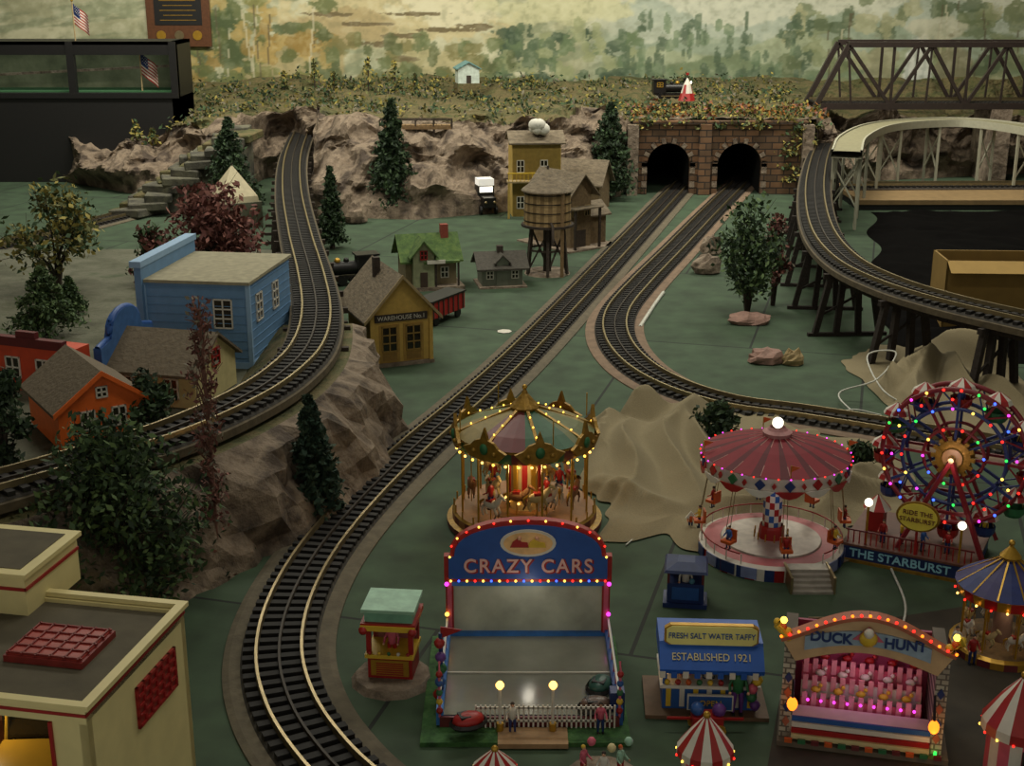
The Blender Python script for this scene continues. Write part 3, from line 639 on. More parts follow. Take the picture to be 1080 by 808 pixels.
b.bx(X0,X1-.3,Yc+.3,Yc+2.6,z1-.2,z1+.05,M('case green',(40,84,48),.7)); b.beam((X0,Yc+1.5,z1+.5),(X1-.4,Yc+1.5,z1+1.2),.12,.12,stone)
o=b.done(); 
area_c=bpy.data.lights.new('case_lamp','AREA'); area_c.shape='RECTANGLE'; area_c.size=12; area_c.size_y=.3; area_c.energy=55; area_c.color=(.95,1,.9); oc=bpy.data.objects.new('case_lamp',area_c); bpy.context.collection.objects.link(oc); oc.location=((X0+X1)/2,Yc+1.2,zt_-.2); oc.parent=o
q1=P(160,190); Yr=q1.y
b=B('wooden_handrail'); zz=Zt(Yr,117); b.bx(q1.x-.18,q1.x+.18,Yr-.18,Yr+.18,0,zz,wood); b.beam((q1.x+.5,Yr,zz),(-31,Yr-.5,Zt(Yr,147)),.3,.25,wood); b.bx(-26,-25.7,Yr-.3,Yr,0,Zt(Yr,140),wood); b.done()
def flag(name,base,h,w,fh,rot=0.):
    b=B(name,base,rot); b.cyl((0,0,0),(0,0,h),.035,woodL,8); b.sph((0,0,h),.07,gold,8)
    nx,nz=14,13; vs=[]
    for j in range(nz+1):
        for i in range(nx+1):
            t=i/nx; vs.append((.04+w*t*.8,-.12*math.sin(t*7)*t-.05*t,h-.15-fh*j/nz-w*.65*t))
    fs=[];ms=[]
    for j in range(nz):
        for i in range(nx):
            fs.append((j*(nx+1)+i,j*(nx+1)+i+1,(j+1)*(nx+1)+i+1,(j+1)*(nx+1)+i))
            ms.append(navy if (i<6 and j<7) else (red if j%2==0 else white))
    b.add(vs,fs,ms); 
    for j in range(3):
        for i in range(4):
            x=.1+w*.8*(.05+i*.09); b.sph((x,-.05-.02*i,h-.15-fh*(.08+.14*j)-w*.65*(.05+i*.11)),.022,white,4)
    return b.done(recalc=False)
flag('american_flag',Vector((q1.x-.1,Yr,zz)),Zt(Yr,52)-zz,1.0,1.05,0)
flag('american_flag',Vector(((70-540)/SC(66.,8),67,zt_)),1.9,.9,.95)
flag('american_flag',Vector(((1068-540)/19.2,72,3.2)),5.3,.8,.9)
Yw=75.9; b=B('wall_plaque',((188-540)/SC(Yw,8),Yw-.15,0)); z0,z1_=Zt(Yw,49),Zt(Yw,-12); b.bx(-1.75,1.75,0,.15,z0,z1_,M('plaque walnut',(92,58,36),.4,.2)); b.bx(-1.3,1.3,-.03,0,z0+1.15,z1_-.2,black)
for k in range(6): b.bx(-1.0+.2*(k%2),1.0-.2*(k%2),-.045,-.03,z0+1.4+k*.26,z0+1.43+k*.26,gold)
for k in range(3): b.cyl((-1+k,-.03,z0+.6),(-1+k,0,z0+.6),.26,[gold,silver,gold][k],14)
b.done()
# ---------------------------------------------------------------- right side
Yb=66.; zb=Zt(Yb,112); ztp=Zt(Yb,47); s_=SC(Yb,5); b=B('steel_truss_bridge'); br=M('bridge brown-black',(44,34,30),.5,.2)
xs=[(862-540)/s_+i*1.82 for i in range(10)]
for yy in (Yb,Yb+2.2):
    b.beam((xs[0],yy,zb),(xs[-1]+1,yy,zb),.28,.3,br); b.beam((xs[1]-.4,yy,ztp),(xs[-1]+1,yy,ztp),.24,.26,br); b.beam((xs[0],yy,zb),(xs[1]-.4,yy,ztp),.24,.24,br)
    for i in range(1,9):
        xt=xs[i]-.4 if i==1 else xs[i]
        if i%2==1: b.beam((xt,yy,ztp),(xs[i+1],yy,zb),.16,.16,br); b.beam((xt,yy,ztp),(xs[i]-.1,yy,zb),.09,.09,br)
        else: b.beam((xs[i],yy,zb),(xs[i+1],yy,ztp),.16,.16,br); b.beam((xs[i],yy,zb),(xs[i],yy,ztp),.12,.12,br)
for i in range(80): b.bx(xs[0]+i*.2,xs[0]+i*.2+.11,Yb,Yb+2.2,zb+.12,zb+.2,tiem)
for i in range(1,10): b.beam((xs[i],Yb,ztp),(xs[i],Yb+2.2,ztp),.12,.12,br)
for gx in (.7,1.5): b.beam((xs[0],Yb+gx,zb+.25),(xs[-1]+1,Yb+gx,zb+.25),.06,.1,silver)
for x in (xs[0],xs[5],xs[9]): b.bx(x-.5,x+.5,Yb-.2,Yb+2.4,0,zb-.15,stone)
b.done()
ZV=3.2; wv=M('white viaduct',(164,162,142),.6,.08); vd=M('viaduct deck',(134,130,102),.8,.12)
Vp=catmull([P(x,y,ZV) for x,y in [(893,160),(900,145),(925,133),(965,128),(1020,127),(1080,134),(1150,150)]],.3)
b=B('curved_viaduct'); ribbon(b,Vp,[(-.6,-.26),(-.6,.08),(-.52,.08),(-.52,0),(.52,0),(.52,.08),(.6,.08),(.6,-.26),(-.6,-.26)],wv); ribbon(b,Vp,[(-.5,.02),(.5,.02)],vd)
for i in range(2,len(Vp)-1,9):
    p=Vp[i]; d=(Vp[i+1]-Vp[i-1]); d.z=0; d.normalize(); n=Vector((-d.y,d.x,0)); g=Vector((p.x,p.y,0.))
    for o in (-.5,.5): b.beam(g+n*o,g+n*o+Vector((0,0,ZV-.24)),.11,.11,wv)
    b.beam(g+n*-.5+Vector((0,0,.9)),g+n*.5+Vector((0,0,2.6)),.06,.06,wv); b.beam(g+n*.5+Vector((0,0,.9)),g+n*-.5+Vector((0,0,2.6)),.06,.06,wv)
b.done()
b=B('white_approach_bents'); 
for i in (0,1,2):
    p=fD[20+i*22]; g=Vector((p.x,p.y,0))
    for o in (-.72,.72): b.beam((g.x+o,g.y,0),(g.x+o,g.y,ZD-.25),.11,.11,wv)
    b.beam((g.x-.72,g.y,.3),(g.x+.72,g.y,1.6),.06,.06,wv); b.beam((g.x+.72,g.y,.3),(g.x-.72,g.y,1.6),.06,.06,wv); b.beam((g.x-.85,g.y,ZD-.27),(g.x+.85,g.y,ZD-.27),.12,.1,wv)
b.done()
pA=P(905,222); b=B('plywood_shelf'); b.bx(pA.x,33,pA.y,pA.y+5,.25,.45,M('plywood',(136,112,76),.7,.15,3)); b.bx(pA.x,33,pA.y+.1,pA.y+4.9,0,.26,black); b.done()
track('siding_track',[Vector((pA.x+.2,pA.y+3.4,.45)),Vector((22,pA.y+3.6,.45)),Vector((32,pA.y+3.9,.45))],1.4,woodD)
clD=M('black cloth',(9,8,8),1.,.3,3); clD.node_tree.nodes['Principled BSDF'].inputs['Specular IOR Level'].default_value=.05
def cloth(name,c,rx,ry,hf,mat,nr=60,na=110,edge=.12,seed=0,rot=0):
    b=B(name,c,rot); vs=[(0,0,.02+max(0,hf(0,0)))]; 
    for i in range(1,nr+1):
        for a in range(na):
            th=2*pi*a/na; e=1+edge*noise.fractal(Vector((math.cos(th)*1.6+seed,math.sin(th)*1.6,seed)),1,2,3)*2
            t=i/nr*e; x=rx*t*math.copysign(abs(math.cos(th))**.7,math.cos(th)); y=ry*t*math.copysign(abs(math.sin(th))**.7,math.sin(th))
            fall=min(1,(1-i/nr)*6+.06); vs.append((x,y,.02+max(0,hf(x,y))*fall))
    fs=[(0,1+a,1+(a+1)%na) for a in range(na)]+[(1+i*na+a,1+(i+1)*na+a,1+(i+1)*na+(a+1)%na,1+i*na+(a+1)%na) for i in range(nr-1) for a in range(na)]
    b.add(vs,fs,mat,True); return b.done(recalc=False)
def folds(x,y,s=1.,sd=0): 
    n=noise.noise(Vector((x*.35,y*.35,sd))); q=math.sin((x*.9+y*.5)*1.3*s+n*5); r=math.sin((x*-.5+y*.8)*1.1*s+n*4+1)
    return .5*abs(q)**.8+.35*abs(r)**.8
a1,a2=P(918,224),P(925,384)
b=B('black_drape'); vs=[];n1,n2=70,90
for j in range(n2):
    t=j/(n2-1); Y=a1.y+(a2.y-a1.y)*t; xl=(a1.x+(a2.x+.3-a1.x)*t)+.25*math.sin(t*23)
    for i in range(n1):
        X=xl+(33-xl)*i/(n1-1); e=min(1,i/3.)*min(1,j/3.)*min(1,(n2-1-j)/3.); vs.append((X,Y,.012+e*(.06+.22*folds(X,Y,.8,3))))
b.add(vs,[(j*n1+i,j*n1+i+1,(j+1)*n1+i+1,(j+1)*n1+i) for j in range(n2-1) for i in range(n1-1)],clD,True); b.done(recalc=False)
p=P(992,350); hb=Zt(p.y,277); card=M('cardboard',(136,108,52),.8,.1,2)
b=B('cardboard_box',p+Vector((0,0,.05)),math.radians(-3)); w,d,t=6.,1.6,.06
b.bx(0,w,0,t,0,hb,card); b.bx(0,w,d-t,d,0,hb,card); b.bx(0,t,0,d,0,hb,card); b.bx(w-t,w,0,d,0,hb,card); b.bx(0,w,0,d,0,t,card)
b.add([(0,0,hb),(w,0,hb),(w,-.5,hb-.25),(0,-.5,hb-.25)],[(0,1,2,3)],M('cardboard light',(160,130,70),.8,.1,2)); b.done()
burl=M('burlap cloth',(128,117,90),.95,.1,40,.15)
def foldfn(lines,c,base=.1):
    L=[(Vector((a.x,a.y)),Vector((e.x,e.y)),w,h) for a,e,w,h in lines]
    def f(x,y):
        X,Y=x+c.x,y+c.y; n=noise.noise_vector(Vector((X*.5,Y*.4,2.)))*.5
        q=Vector((X+n.x,Y+n.y)); s4=0
        for a,e,w,h in L:
            d=e-a; t=max(0,min(1,(q-a).dot(d)/d.length_squared)); r=(q-(a+d*t)).length
            ends=.45+.55*math.sin(pi*min(1,.15+.85*t)) if t<1 else .45
            k=h*ends*max(0,1-r/w)**1.35; s4+=k**2.5
        z=base+s4**(1/2.5)
        v=noise.voronoi(Vector((q.x*.62+q.y*.25,q.y*.34,4.)))[0][0]; v2=noise.voronoi(Vector((q.x*1.3,q.y*.8,9.)))[0][0]
        return z+.34*v*min(1,z*2)+.08*v2
    return f
G=lambda x,y:P(x,y)
c0=P(762,494)
L1=[(G(648,448),G(738,432),1.1,.55),(G(736,436),G(700,478),.8,.4),(G(648,452),G(622,505),.8,.35),(G(672,462),G(668,530),.55,.32),(G(700,470),G(722,540),.55,.34),(G(722,462),G(772,525),.55,.32),
    (G(625,515),G(700,545),.5,.28),(G(760,508),G(905,516),.55,.42),(G(780,492),G(900,500),.5,.3),(G(820,532),G(925,526),.55,.45),(G(905,510),G(870,545),.5,.4),(G(745,540),G(820,548),.45,.3)]
cloth('burlap_cloth',c0,3.35,4.0,foldfn(L1,c0,.06),burl,120,240,.2,2)
c1=P(1015,415)
L2=[(G(985,395),G(930,420),.7,.55),(G(975,385),G(975,445),.6,.45),(G(1000,395),G(1040,430),.6,.5),(G(1000,378),G(1075,396),.8,.65),(G(1050,420),G(1085,440),.5,.4)]
cloth('burlap_cloth',c1,2.4,4.4,foldfn(L2,c1,.06),burl,80,160,.15,4)
# ---------------------------------------------------------------- carnival
def person(b,x,y,z,h,shirt,pants,hair=woodD,face=0.,arm=.3):
    X=b.X; b.X=X@Matrix.Translation((x,y,z))@Matrix.Rotation(face,4,'Z')@Matrix.Scale(h,4)
    for s in (-1,1):
        b.tube([(s*.06,0,.48),(s*.07,-.01,.26),(s*.075,.0,.03)],[.062,.045,.03],pants,6); b.box((s*.075,-.03,.02),(.06,.13,.04),black)
        b.tube([(s*.1,0,.79),(s*.16,-.02,.62),(s*(.17),-.1-arm*.2,.5+arm*.15)],[.04,.032,.025],shirt,6); b.sph((s*.17,-.12-arm*.2,.49+arm*.15),.032,skin,6)
    b.lathe([(.02,.44),(.1,.46),(.095,.6),(.13,.76),(.1,.82),(.035,.85),(.032,.9)],shirt,10,smooth=True,sy=.65); b.sph((0,0,.93),.068,skin,10,(.85,.95,1.1)); b.sph((0,.012,.955),.07,hair,10,(.9,1,.95)); b.sph((0,-.07,.92),.013,skin,4)
    b.X=X
def horse(b,x,y,z,s,a,mat):
    X=b.X; b.X=X@Matrix.Translation((x,y,z))@Matrix.Rotation(a,4,'Z')@Matrix.Scale(s,4)
    b.sph((0,0,.5),.2,mat,10,(1.5,.7,.85)); b.tube([(.22,0,.55),(.36,0,.75),(.4,0,.86)],[.12,.08,.06],mat,7); b.tube([(.37,0,.86),(.5,0,.8),(.56,0,.74)],[.065,.05,.035],mat,7); b.tube([(-.28,0,.58),(-.4,0,.5),(-.42,0,.3)],[.04,.05,.02],gold,5)
    for sx,k in ((.2,.1),(-.22,-.06)):
        for sy in (-.08,.08): b.tube([(sx,sy,.42),(sx+k,sy,.26),(sx+k*.2,sy,.1)],[.06,.04,.03],mat,6)
    b.box((0,0,.62),(.22,.22,.1),red); b.cyl((0,0,-.1),(0,0,1.5),.02,gold,6); b.X=X
def ring(b,r,z,n,mats,s=.035,cx=0,cy=0):
    for i in range(n):
        a=2*pi*i/n; b.sph((cx+r*math.cos(a),cy+r*math.sin(a),z),s,mats[i%len(mats)],6)
def plight(name,l,e,c,r=.08,parent=None):
    d=bpy.data.lights.new(name,'POINT'); d.energy=e; d.color=c; d.shadow_soft_size=r; o=bpy.data.objects.new(name,d); bpy.context.collection.objects.link(o); o.location=l
    if parent: o.parent=parent
# big carousel
p=P(553,550); b=B('carousel',p); r0=1.47; zr0=Zt(p.y-1.2,487); rc=1.28
maroon=M('maroon paint',(96,34,36),.5,.15); ivory=M('ivory paint',(190,170,120),.5,.1); teal=M('canopy green',(40,86,58),.6)
dgold=M('antique gold',(146,112,40),.45,.25,9,.2,metal=.45)
b.lathe([(.01,0),(r0*.98,0),(r0,.05),(r0,.14),(r0*.93,.16),(r0*.93,.3),(r0*.9,.34),(.01,.34)],lambda i,j:[maroon,M('base stone',(120,100,72),.6),maroon,dgold,M('base panel',(140,96,60),.5) if i%2 else maroon,dgold,M('carousel floor',(150,110,70),.5),wood][j%8],40)
b.cyl((0,0,.3),(0,0,zr0+.2),.32,ivory,12)
for i in range(12):
    a=2*pi*i/12; b.box((.33*math.cos(a),.33*math.sin(a),1.0),(.02,.1,.9),[gold,red][i%2],(0,0,a))
for i in range(12):
    a=2*pi*(i+.5)/12; b.cyl((1.2*math.cos(a),1.2*math.sin(a),.3),(1.2*math.cos(a),1.2*math.sin(a),zr0+.05),.02,gold,6)
for i in range(14):
    a=2*pi*i/14; rr=1.0 if i%2 else .66; horse(b,rr*math.cos(a),rr*math.sin(a),.38+.1*(i%3),.6,a+pi/2,[white,M('horse brown',(130,90,56),.6),ivory][i%3])
    if i%3==0: person(b,rr*math.cos(a),rr*math.sin(a),.58,.55,[red,navy,greenP][i%3],navy,face=a)
for i in range(24):
    a=2*pi*i/24; b.cyl((1.33*math.cos(a),1.33*math.sin(a),.33),(1.33*math.cos(a),1.33*math.sin(a),.48),.015,gold,4)
N=32
b.lathe([(rc*.97,zr0-.06),(rc,zr0+.14),(rc*1.02,zr0+.2),(rc*.78,zr0+.36),(rc*.42,zr0+.52),(.2,zr0+.62)],lambda i,j:([dgold,teal,teal,maroon][i%4] if j==0 else (dgold if j==1 else [M('canopy ivory',(126,110,58),.6),maroon,teal,M('canopy olive',(92,100,56),.6)][(i//4)%4])),N)
b.lathe([(rc*.97,zr0-.02),(.3,zr0+.05)],ivory,N)
b.lathe([(.24,zr0+.6),(.28,zr0+.66),(.2,zr0+.74),(.06,zr0+.9),(.02,zr0+1.0)],dgold,12); b.sph((0,0,zr0+1.02),.05,gold,8)
for i in range(8):
    a=2*pi*i/8+.2; c,s=math.cos(a),math.sin(a)
    b.X=Matrix.Translation((c*rc*1.02,s*rc*1.02,zr0+.04))@Matrix.Rotation(a+pi/2,4,'Z'); b.pr([(-.46,.14),(-.3,-.02),(0,-.06),(.3,-.02),(.46,.14),(.3,.2),(.2,.3),(.08,.34),(0,.56),(-.08,.34),(-.2,.3),(-.3,.2)],-.03,.03,dgold); b.sph((0,-.04,.16),.09,greenP,8,(1,.5,1.2)); b.sph((-.22,-.04,.1),.05,dgold,6); b.sph((.22,-.04,.1),.05,dgold,6); b.X=Matrix.Identity(4)
    b.beam((c*rc,s*rc,zr0+.22),(c*.2,s*.2,zr0+.64),.06,.06,dgold)
    for k in range(4): t=k/4.; b.sph((c*(rc*(1-t)+.2*t),s*(rc*(1-t)+.2*t),zr0+.28+.4*t),.018,e_yel,5)
for i in range(4):
    a=2*pi*i/4+.4; b.cyl((rc*math.cos(a),rc*math.sin(a),zr0+.3),(rc*math.cos(a),rc*math.sin(a),zr0+.75),.012,gold,5)
ring(b,rc*1.0,zr0-.09,34,[e_warm,e_yel],.026); ring(b,.6,zr0-.03,12,[e_warm],.028); ring(b,.36,.5,10,[e_warm],.025)
o=b.done(); plight('lamp_warm',(0,-.8,zr0-.3),13,(1,.7,.35),parent=o); plight('lamp_warm',(.0,.8,zr0-.3),9,(1,.7,.35),parent=o)
# swing ride
p=P(812,582); b=B('swing_ride',p); r0=1.28; zc0=Zt(p.y-1.2,519); rc=1.27
pkf=M('rose floor',(186,104,108),.5,.1); crim=M('canopy crimson',(122,16,34),.75,.08); crim2=M('canopy wine',(84,14,28),.75,.08)
sd_=M('silver deck',(170,160,150),.4,metal=.3)
b.lathe([(.01,0),(r0,0),(r0,.22),(r0*.93,.26),(.9,.27),(.88,.3),(.01,.31)],lambda i,j:[navy,[white,navy,red][i%3],white,pkf,sd_,sd_][j%6],48)
b.lathe([(.24,.3),(.22,.5),(.2,.55)],red,12)
hs=zc0-.5; vs_h=9
b.lathe([(.17,.5+(hs)*k/vs_h) for k in range(vs_h+1)],lambda i,j:[white,blue,white,red][(i+j)%4],12)
for i in range(12):
    a=2*pi*i/12; q=(.3*math.cos(a),.3*math.sin(a)); b.cyl((*q,.3),(*q,.45),.012,gold,4)
b.lathe([(.01,zc0-.03),(rc*.3,zc0-.02),(rc*.97,zc0),(rc,zc0+.24),(rc*1.02,zc0+.26),(rc*.55,zc0+.47),(.22,zc0+.6)],lambda i,j:(maroon if j<2 else (white if j==2 else (M('rim rose',(190,140,130),.6) if j==3 else [crim,crim,crim2][i%3]))),48)
b.lathe([(.24,zc0+.58),(.26,zc0+.66),(.18,zc0+.7),(.14,zc0+.75)],M('cap rose',(170,120,120),.6),16); b.sph((0,0,zc0+.82),.1,e_wht,12)
for i in range(16):
    a=2*pi*i/16; c,s=math.cos(a),math.sin(a); b.beam((c*rc,s*rc,zc0+.272),(c*.24,s*.24,zc0+.6),.012,.012,M('canopy rib',(160,110,100),.6))
    b.X=Matrix.Translation((c*rc*1.01,s*rc*1.01,zc0+.0))@Matrix.Rotation(a+pi/2,4,'Z')
    b.pr([(-.25,0.02),(-.12,-.08),(0,-.11),(.12,-.08),(.25,.02)],-.015,.015,[red,white][i%2]); b.pr([(0,.02),(.09,.12),(0,.22),(-.09,.12)],-.01,.03,[navy,red,greenP,navy][i%4]); b.pr([(.24,.06),(.28,.12),(.24,.18),(.2,.12)],-.01,.03,red); b.X=Matrix.Identity(4)
    if i%2==0:
        b.tube([(c*1.15,s*1.15,zc0),(c*1.28,s*1.28,.75)],.008,silver,3); b.tube([(c*1.15+.05*s,s*1.15-.05*c,zc0),(c*1.28+.08*s,s*1.28-.08*c,.75)],.008,silver,3)
        b.X=Matrix.Translation((c*1.3,s*1.3,.62))@Matrix.Rotation(a,4,'Z'); b.box((0,0,0),(.2,.2,.05),orange); b.box((-.09,0,.1),(.03,.2,.2),orange); person(b,0,0,-.14,.42,[red,yellow,blue][i//2%3],navy,face=pi/2+0); b.X=Matrix.Identity(4)
    if i%4==0: b.cyl((c*rc,s*rc,zc0+.25),(c*rc,s*rc,zc0+.5),.01,gold,5); b.pr([(c*rc,zc0+.5),(c*rc+.16,zc0+.46),(c*rc,zc0+.38)],s*rc-.005,s*rc+.005,orange)
ring(b,rc*1.04,zc0+.26,40,[e_pur,e_red],.015)
for i in range(26):
    a=2*pi*i/26
    if not(4.3<a<5.3): b.cyl((r0*.97*math.cos(a),r0*.97*math.sin(a),.22),(r0*.97*math.cos(a),r0*.97*math.sin(a),.42),.012,white,4)
b.tube([(r0*.97*math.cos(2*pi*i/40),r0*.97*math.sin(2*pi*i/40),.42) for i in range(34,67)],.014,red,5)
for i in range(10):
    a=pi+pi*(i+.5)/10; 
    if abs(a-4.8)>.35: b.box((r0*1.01*math.cos(a),r0*1.01*math.sin(a),.13),(.02,.28,.2),[navy,M('mural panel',(120,130,170),.5)][i%2],(0,0,a))
st=M('step metal',(160,155,145),.4,metal=.3)
for k in range(5): b.bx(.05,.75,-r0-.45+k*.1,-r0+.2,.0+k*.05,.05+k*.055,st)
b.bx(.02,.06,-r0-.45,-r0+.2,0,.3,silver); b.bx(.74,.78,-r0-.45,-r0+.2,0,.3,silver)
o=b.done(); plight('lamp_canopy',(0,-.7,zc0-.15),4,(1,.8,.8),parent=o)
# ferris wheel
p=P(955,603); b=B('ferris_wheel',p,math.radians(-28)); BW=2.2
Yh=p.y+1.; zh=Zt(Yh,468); Rw=72/SC(Yh,zh); ox,oy=.5,.85
b.bx(-BW/2,BW/2,0,1.7,0,.3,navy); b.bx(-BW/2-.04,BW/2+.04,-.04,1.74,.3,.34,M('ferris deck',(96,60,48),.6)); b.bx(-BW/2-.03,BW/2+.03,-.05,0,0,.05,dgold)
for i in range(22):
    x=-BW/2+.05+i*BW/22
    b.cyl((x,.05,.34),(x,.05,.58),.012,red,4)
b.beam((-BW/2,.05,.58),(BW/2,.05,.58),.025,.025,maroon)
fr=M('wheel crimson',(120,28,38),.4,.1); frb=M('wheel blue',(40,54,110),.4,.1)
for yy in (oy-.2,oy+.2):
    for rr,mt,tt in ((Rw,fr,.045),(Rw*.72,frb,.035),(Rw*.42,fr,.03)):
        b.tube([(ox+rr*math.cos(2*pi*i/48),yy,zh+rr*math.sin(2*pi*i/48)) for i in range(48)],tt,mt,6,True)
    for i in range(12):
        a=2*pi*i/12; b.beam((ox,yy,zh),(ox+Rw*math.cos(a),yy,zh+Rw*math.sin(a)),.045,.045,[fr,frb][i%2])
        a2=a+pi/12; b.beam((ox+Rw*.72*math.cos(a),yy,zh+Rw*.72*math.sin(a)),(ox+Rw*math.cos(a2),yy,zh+Rw*math.sin(a2)),.025,.025,frb); b.beam((ox+Rw*.72*math.cos(a),yy,zh+Rw*.72*math.sin(a)),(ox+Rw*math.cos(a2-pi/6),yy,zh+Rw*math.sin(a2-pi/6)),.025,.025,fr)
    sg=-1 if yy<oy else 1
    b.cyl((ox,yy+sg*.02,zh),(ox,yy+sg*.08,zh),.3,dgold,20)
    for i in range(14): a=2*pi*i/14; b.box((ox+.32*math.cos(a),yy+sg*.05,zh+.32*math.sin(a)),(.1,.05,.07),dgold,(0,-a,0))
    b.cyl((ox,yy+sg*.08,zh),(ox,yy+sg*.12,zh),.17,M('hub cream',(170,130,84),.4),16); b.cyl((ox,yy+sg*.12,zh),(ox,yy+sg*.14,zh),.06,dgold,10)
    for s in (-1,1): b.beam((ox,yy+sg*.2,zh),(ox+s*.75,yy+sg*.45,.28),.07,.07,fr)
    b.beam((ox-.42,yy+sg*.33,1.1),(ox+.42,yy+sg*.33,1.1),.05,.05,fr)
b.cyl((ox,oy-.45,zh),(ox,oy+.45,zh),.05,silver,8)
for i in range(12):
    a=2*pi*i/12; cx,cz=ox+(Rw+.0)*math.cos(a),zh+(Rw)*math.sin(a)
    b.cyl((cx,oy-.22,cz),(cx,oy+.22,cz),.02,silver,6)
    b.lathe([(.14,-.36),(.18,-.3),(.19,-.18)],[red,navy,greenP][i%3],10,c=(cx,oy,cz)); b.lathe([(.01,-.36),(.14,-.36)],red,10,c=(cx,oy,cz))
    for s in (-.15,.15): b.cyl((cx+s,oy,cz-.2),(cx+s*.6,oy,cz+.02),.01,silver,4)
    b.lathe([(.24,-.04),(.2,.04),(.02,.16)],lambda i_,j_:[red,white][i_%2],10,c=(cx,oy,cz))
    if i%3!=2: person(b,cx,oy,cz-.4,.38,[blue,yellow,white][i%3],navy)
for k in range(4):
    nn=[26,16,10,12][k]; rr=[Rw,Rw*.72,Rw*.42,Rw*.86][k]
    for i in range(nn):
        a=2*pi*i/nn+.1; b.sph((ox+rr*math.cos(a),oy-.25,zh+rr*math.sin(a)),.026,EM[(i*5+k)%6],6)
N=28; ov=[(.33*math.cos(2*pi*i/N),.24*math.sin(2*pi*i/N)) for i in range(N)]
b.X=Matrix.Translation((.12,-.02,1.06)); b.pr([(x*1.12,z*1.14) for x,z in ov],.0,.04,dgold); b.pr(ov,-.02,.0,M('sign yellow',(224,208,80),.5,.05)); b.X=Matrix.Identity(4); b.beam((.12,0.02,.3),(.12,0.02,.85),.04,.04,red)
for x,y,hh in ((-.75,.1,1.05),(.85,.05,.95)):
    b.cyl((x,y,.3),(x,y,hh),.022,gold,6); b.sph((x,y,hh+.07),.075,e_wht,10)
b.bx(-.9,-.6,.7,1.0,.3,.75,red); b.lathe([(.26,.75),(.02,1.0)],lambda i,j:[red,white][i%2],8,c=(-.75,.85,0))
for q in ((-.5,.3,0),(.2,.25,1.),(-.2,.4,2.),(.6,.35,0)): person(b,q[0],q[1],.34,.42,random.choice([red,blue,yellow,white]),navy,face=q[2])
o=b.done(); letter=M('sign lettering cyan',(140,196,215),.5,0); text(o,'THE STARBURST',(-.12,-.02,.17),.215,letter,sx=1.08,sp=1.02,bold=.004)
text(o,'RIDE THE',(.12,-.05,1.13),.12,maroon); text(o,'STARBURST',(.12,-.05,1.0),.115,maroon)
plight('lamp_wheel',(ox,oy-.6,zh),3,(1,.7,.6),parent=o)
# small carousel right
p=P(1054,684); b=B('carousel',p); zs=Zt(p.y-.6,640); k=.76
b.lathe([(.01,0),(k,0),(k,.12),(k*.92,.16),(.01,.17)],lambda i,j:[black,maroon if i%2 else gold,gold,wood][j%4],24)
for i in range(8):
    a=2*pi*i/8; c,s=math.cos(a)*.62,math.sin(a)*.62; b.cyl((c,s,.15),(c,s,zs),.02,gold,6); horse(b,c*.85,s*.85,.22,.4,a+pi/2,[white,ivory][i%2])
b.cyl((0,0,.15),(0,0,zs),.15,M('mirror column',(160,130,120),.3,metal=.4),10)
b.lathe([(.7,zs-.08),(.74,zs+.08),(.76,zs+.1),(.5,zs+.28),(.25,zs+.42),(.12,zs+.5),(.16,zs+.55),(.02,zs+.72)],lambda i,j:([gold,red][i%2] if j==0 else gold if j in(1,5,6) else [M('canopy navy',(24,40,100),.6),M('canopy indigo',(46,40,92),.6)][(i//2)%2]),24)
for i in range(12):
    a=2*pi*i/12; b.beam((.74*math.cos(a),.74*math.sin(a),zs+.11),(.12*math.cos(a),.12*math.sin(a),zs+.51),.025,.025,gold)
ring(b,.74,zs-.07,20,[e_warm,e_red],.02); b.sph((0,0,zs+.76),.05,gold,8); person(b,-.6,-.5,.0,.5,red,navy); person(b,-.75,-.2,0,.48,white,navy)
o=b.done(); plight('lamp_warm',(0,-.3,zs-.15),2.5,(1,.75,.4),parent=o)
# crazy cars
p=P(560,786); b=B('bumper_car_pavilion',p); grs=ramp_mat('model grass',[(30,62,30),(50,92,44),(70,110,56)],6,bump=.5,dist=.05)
Yf=p.y; dep=P(0,680).y-Yf; W=2.5; b.bx(-1.5,1.35,-.05,dep+.15,0,.07,grs); b.bx(-.45,.5,-.12,.3,0.02,.09,M('sand path',(150,120,86),.8))
x0,x1=-W/2,W/2-.03; y0=.38; 
slate=M('ride floor',(140,142,128),.2,.12,2.5,.05,metal=.25); b.bx(x0,x1,y0,dep,.07,.2,navy); b.bx(x0+.04,x1-.04,y0+.04,dep-.05,.2,.215,slate)
yr=dep-.05; zl=Zt(Yf+yr,610); ztop=Zt(Yf+yr,545)
b.bx(x0,x1,yr,yr+.08,.07,zl,M('back screen',(168,172,154),.35,.25,2.,.1)); kb=M('kerb blue',(50,110,180),.5)  # back screen grey is painted lighter, standing in for a sky reflection
for s in (x0+.04,x1-.04): b.bx(s-.06,s+.06,yr-.05,yr+.1,.07,zl+.1,red); b.bx(s-.035,s+.035,yr-.07,yr-.04,.2,zl,pink)
b.bx(x0,x1,yr-.08,yr,.2,.27,kb); b.bx(x0,x1,yr-.06,yr-.02,zl-.1,zl,kb)
def archpoly(hw,zb_,zs_,zt_,n=18):
    return [(-hw,zb_),(hw,zb_),(hw,zs_)]+[(hw*.93*math.cos(pi*i/n),zs_+(zt_-zs_)*math.sin(pi*i/n)**.8) for i in range(n+1)]+[(-hw,zs_)]
hz=W/2+.02
b.X=Matrix.Translation((-.015,yr-.12,0)); b.pr(archpoly(hz,zl,zl+.42,ztop),0,.14,red); b.pr(archpoly(hz-.07,zl+.06,zl+.42,ztop-.08),-.03,0,M('sign blue',(36,78,150),.45,.08)); 
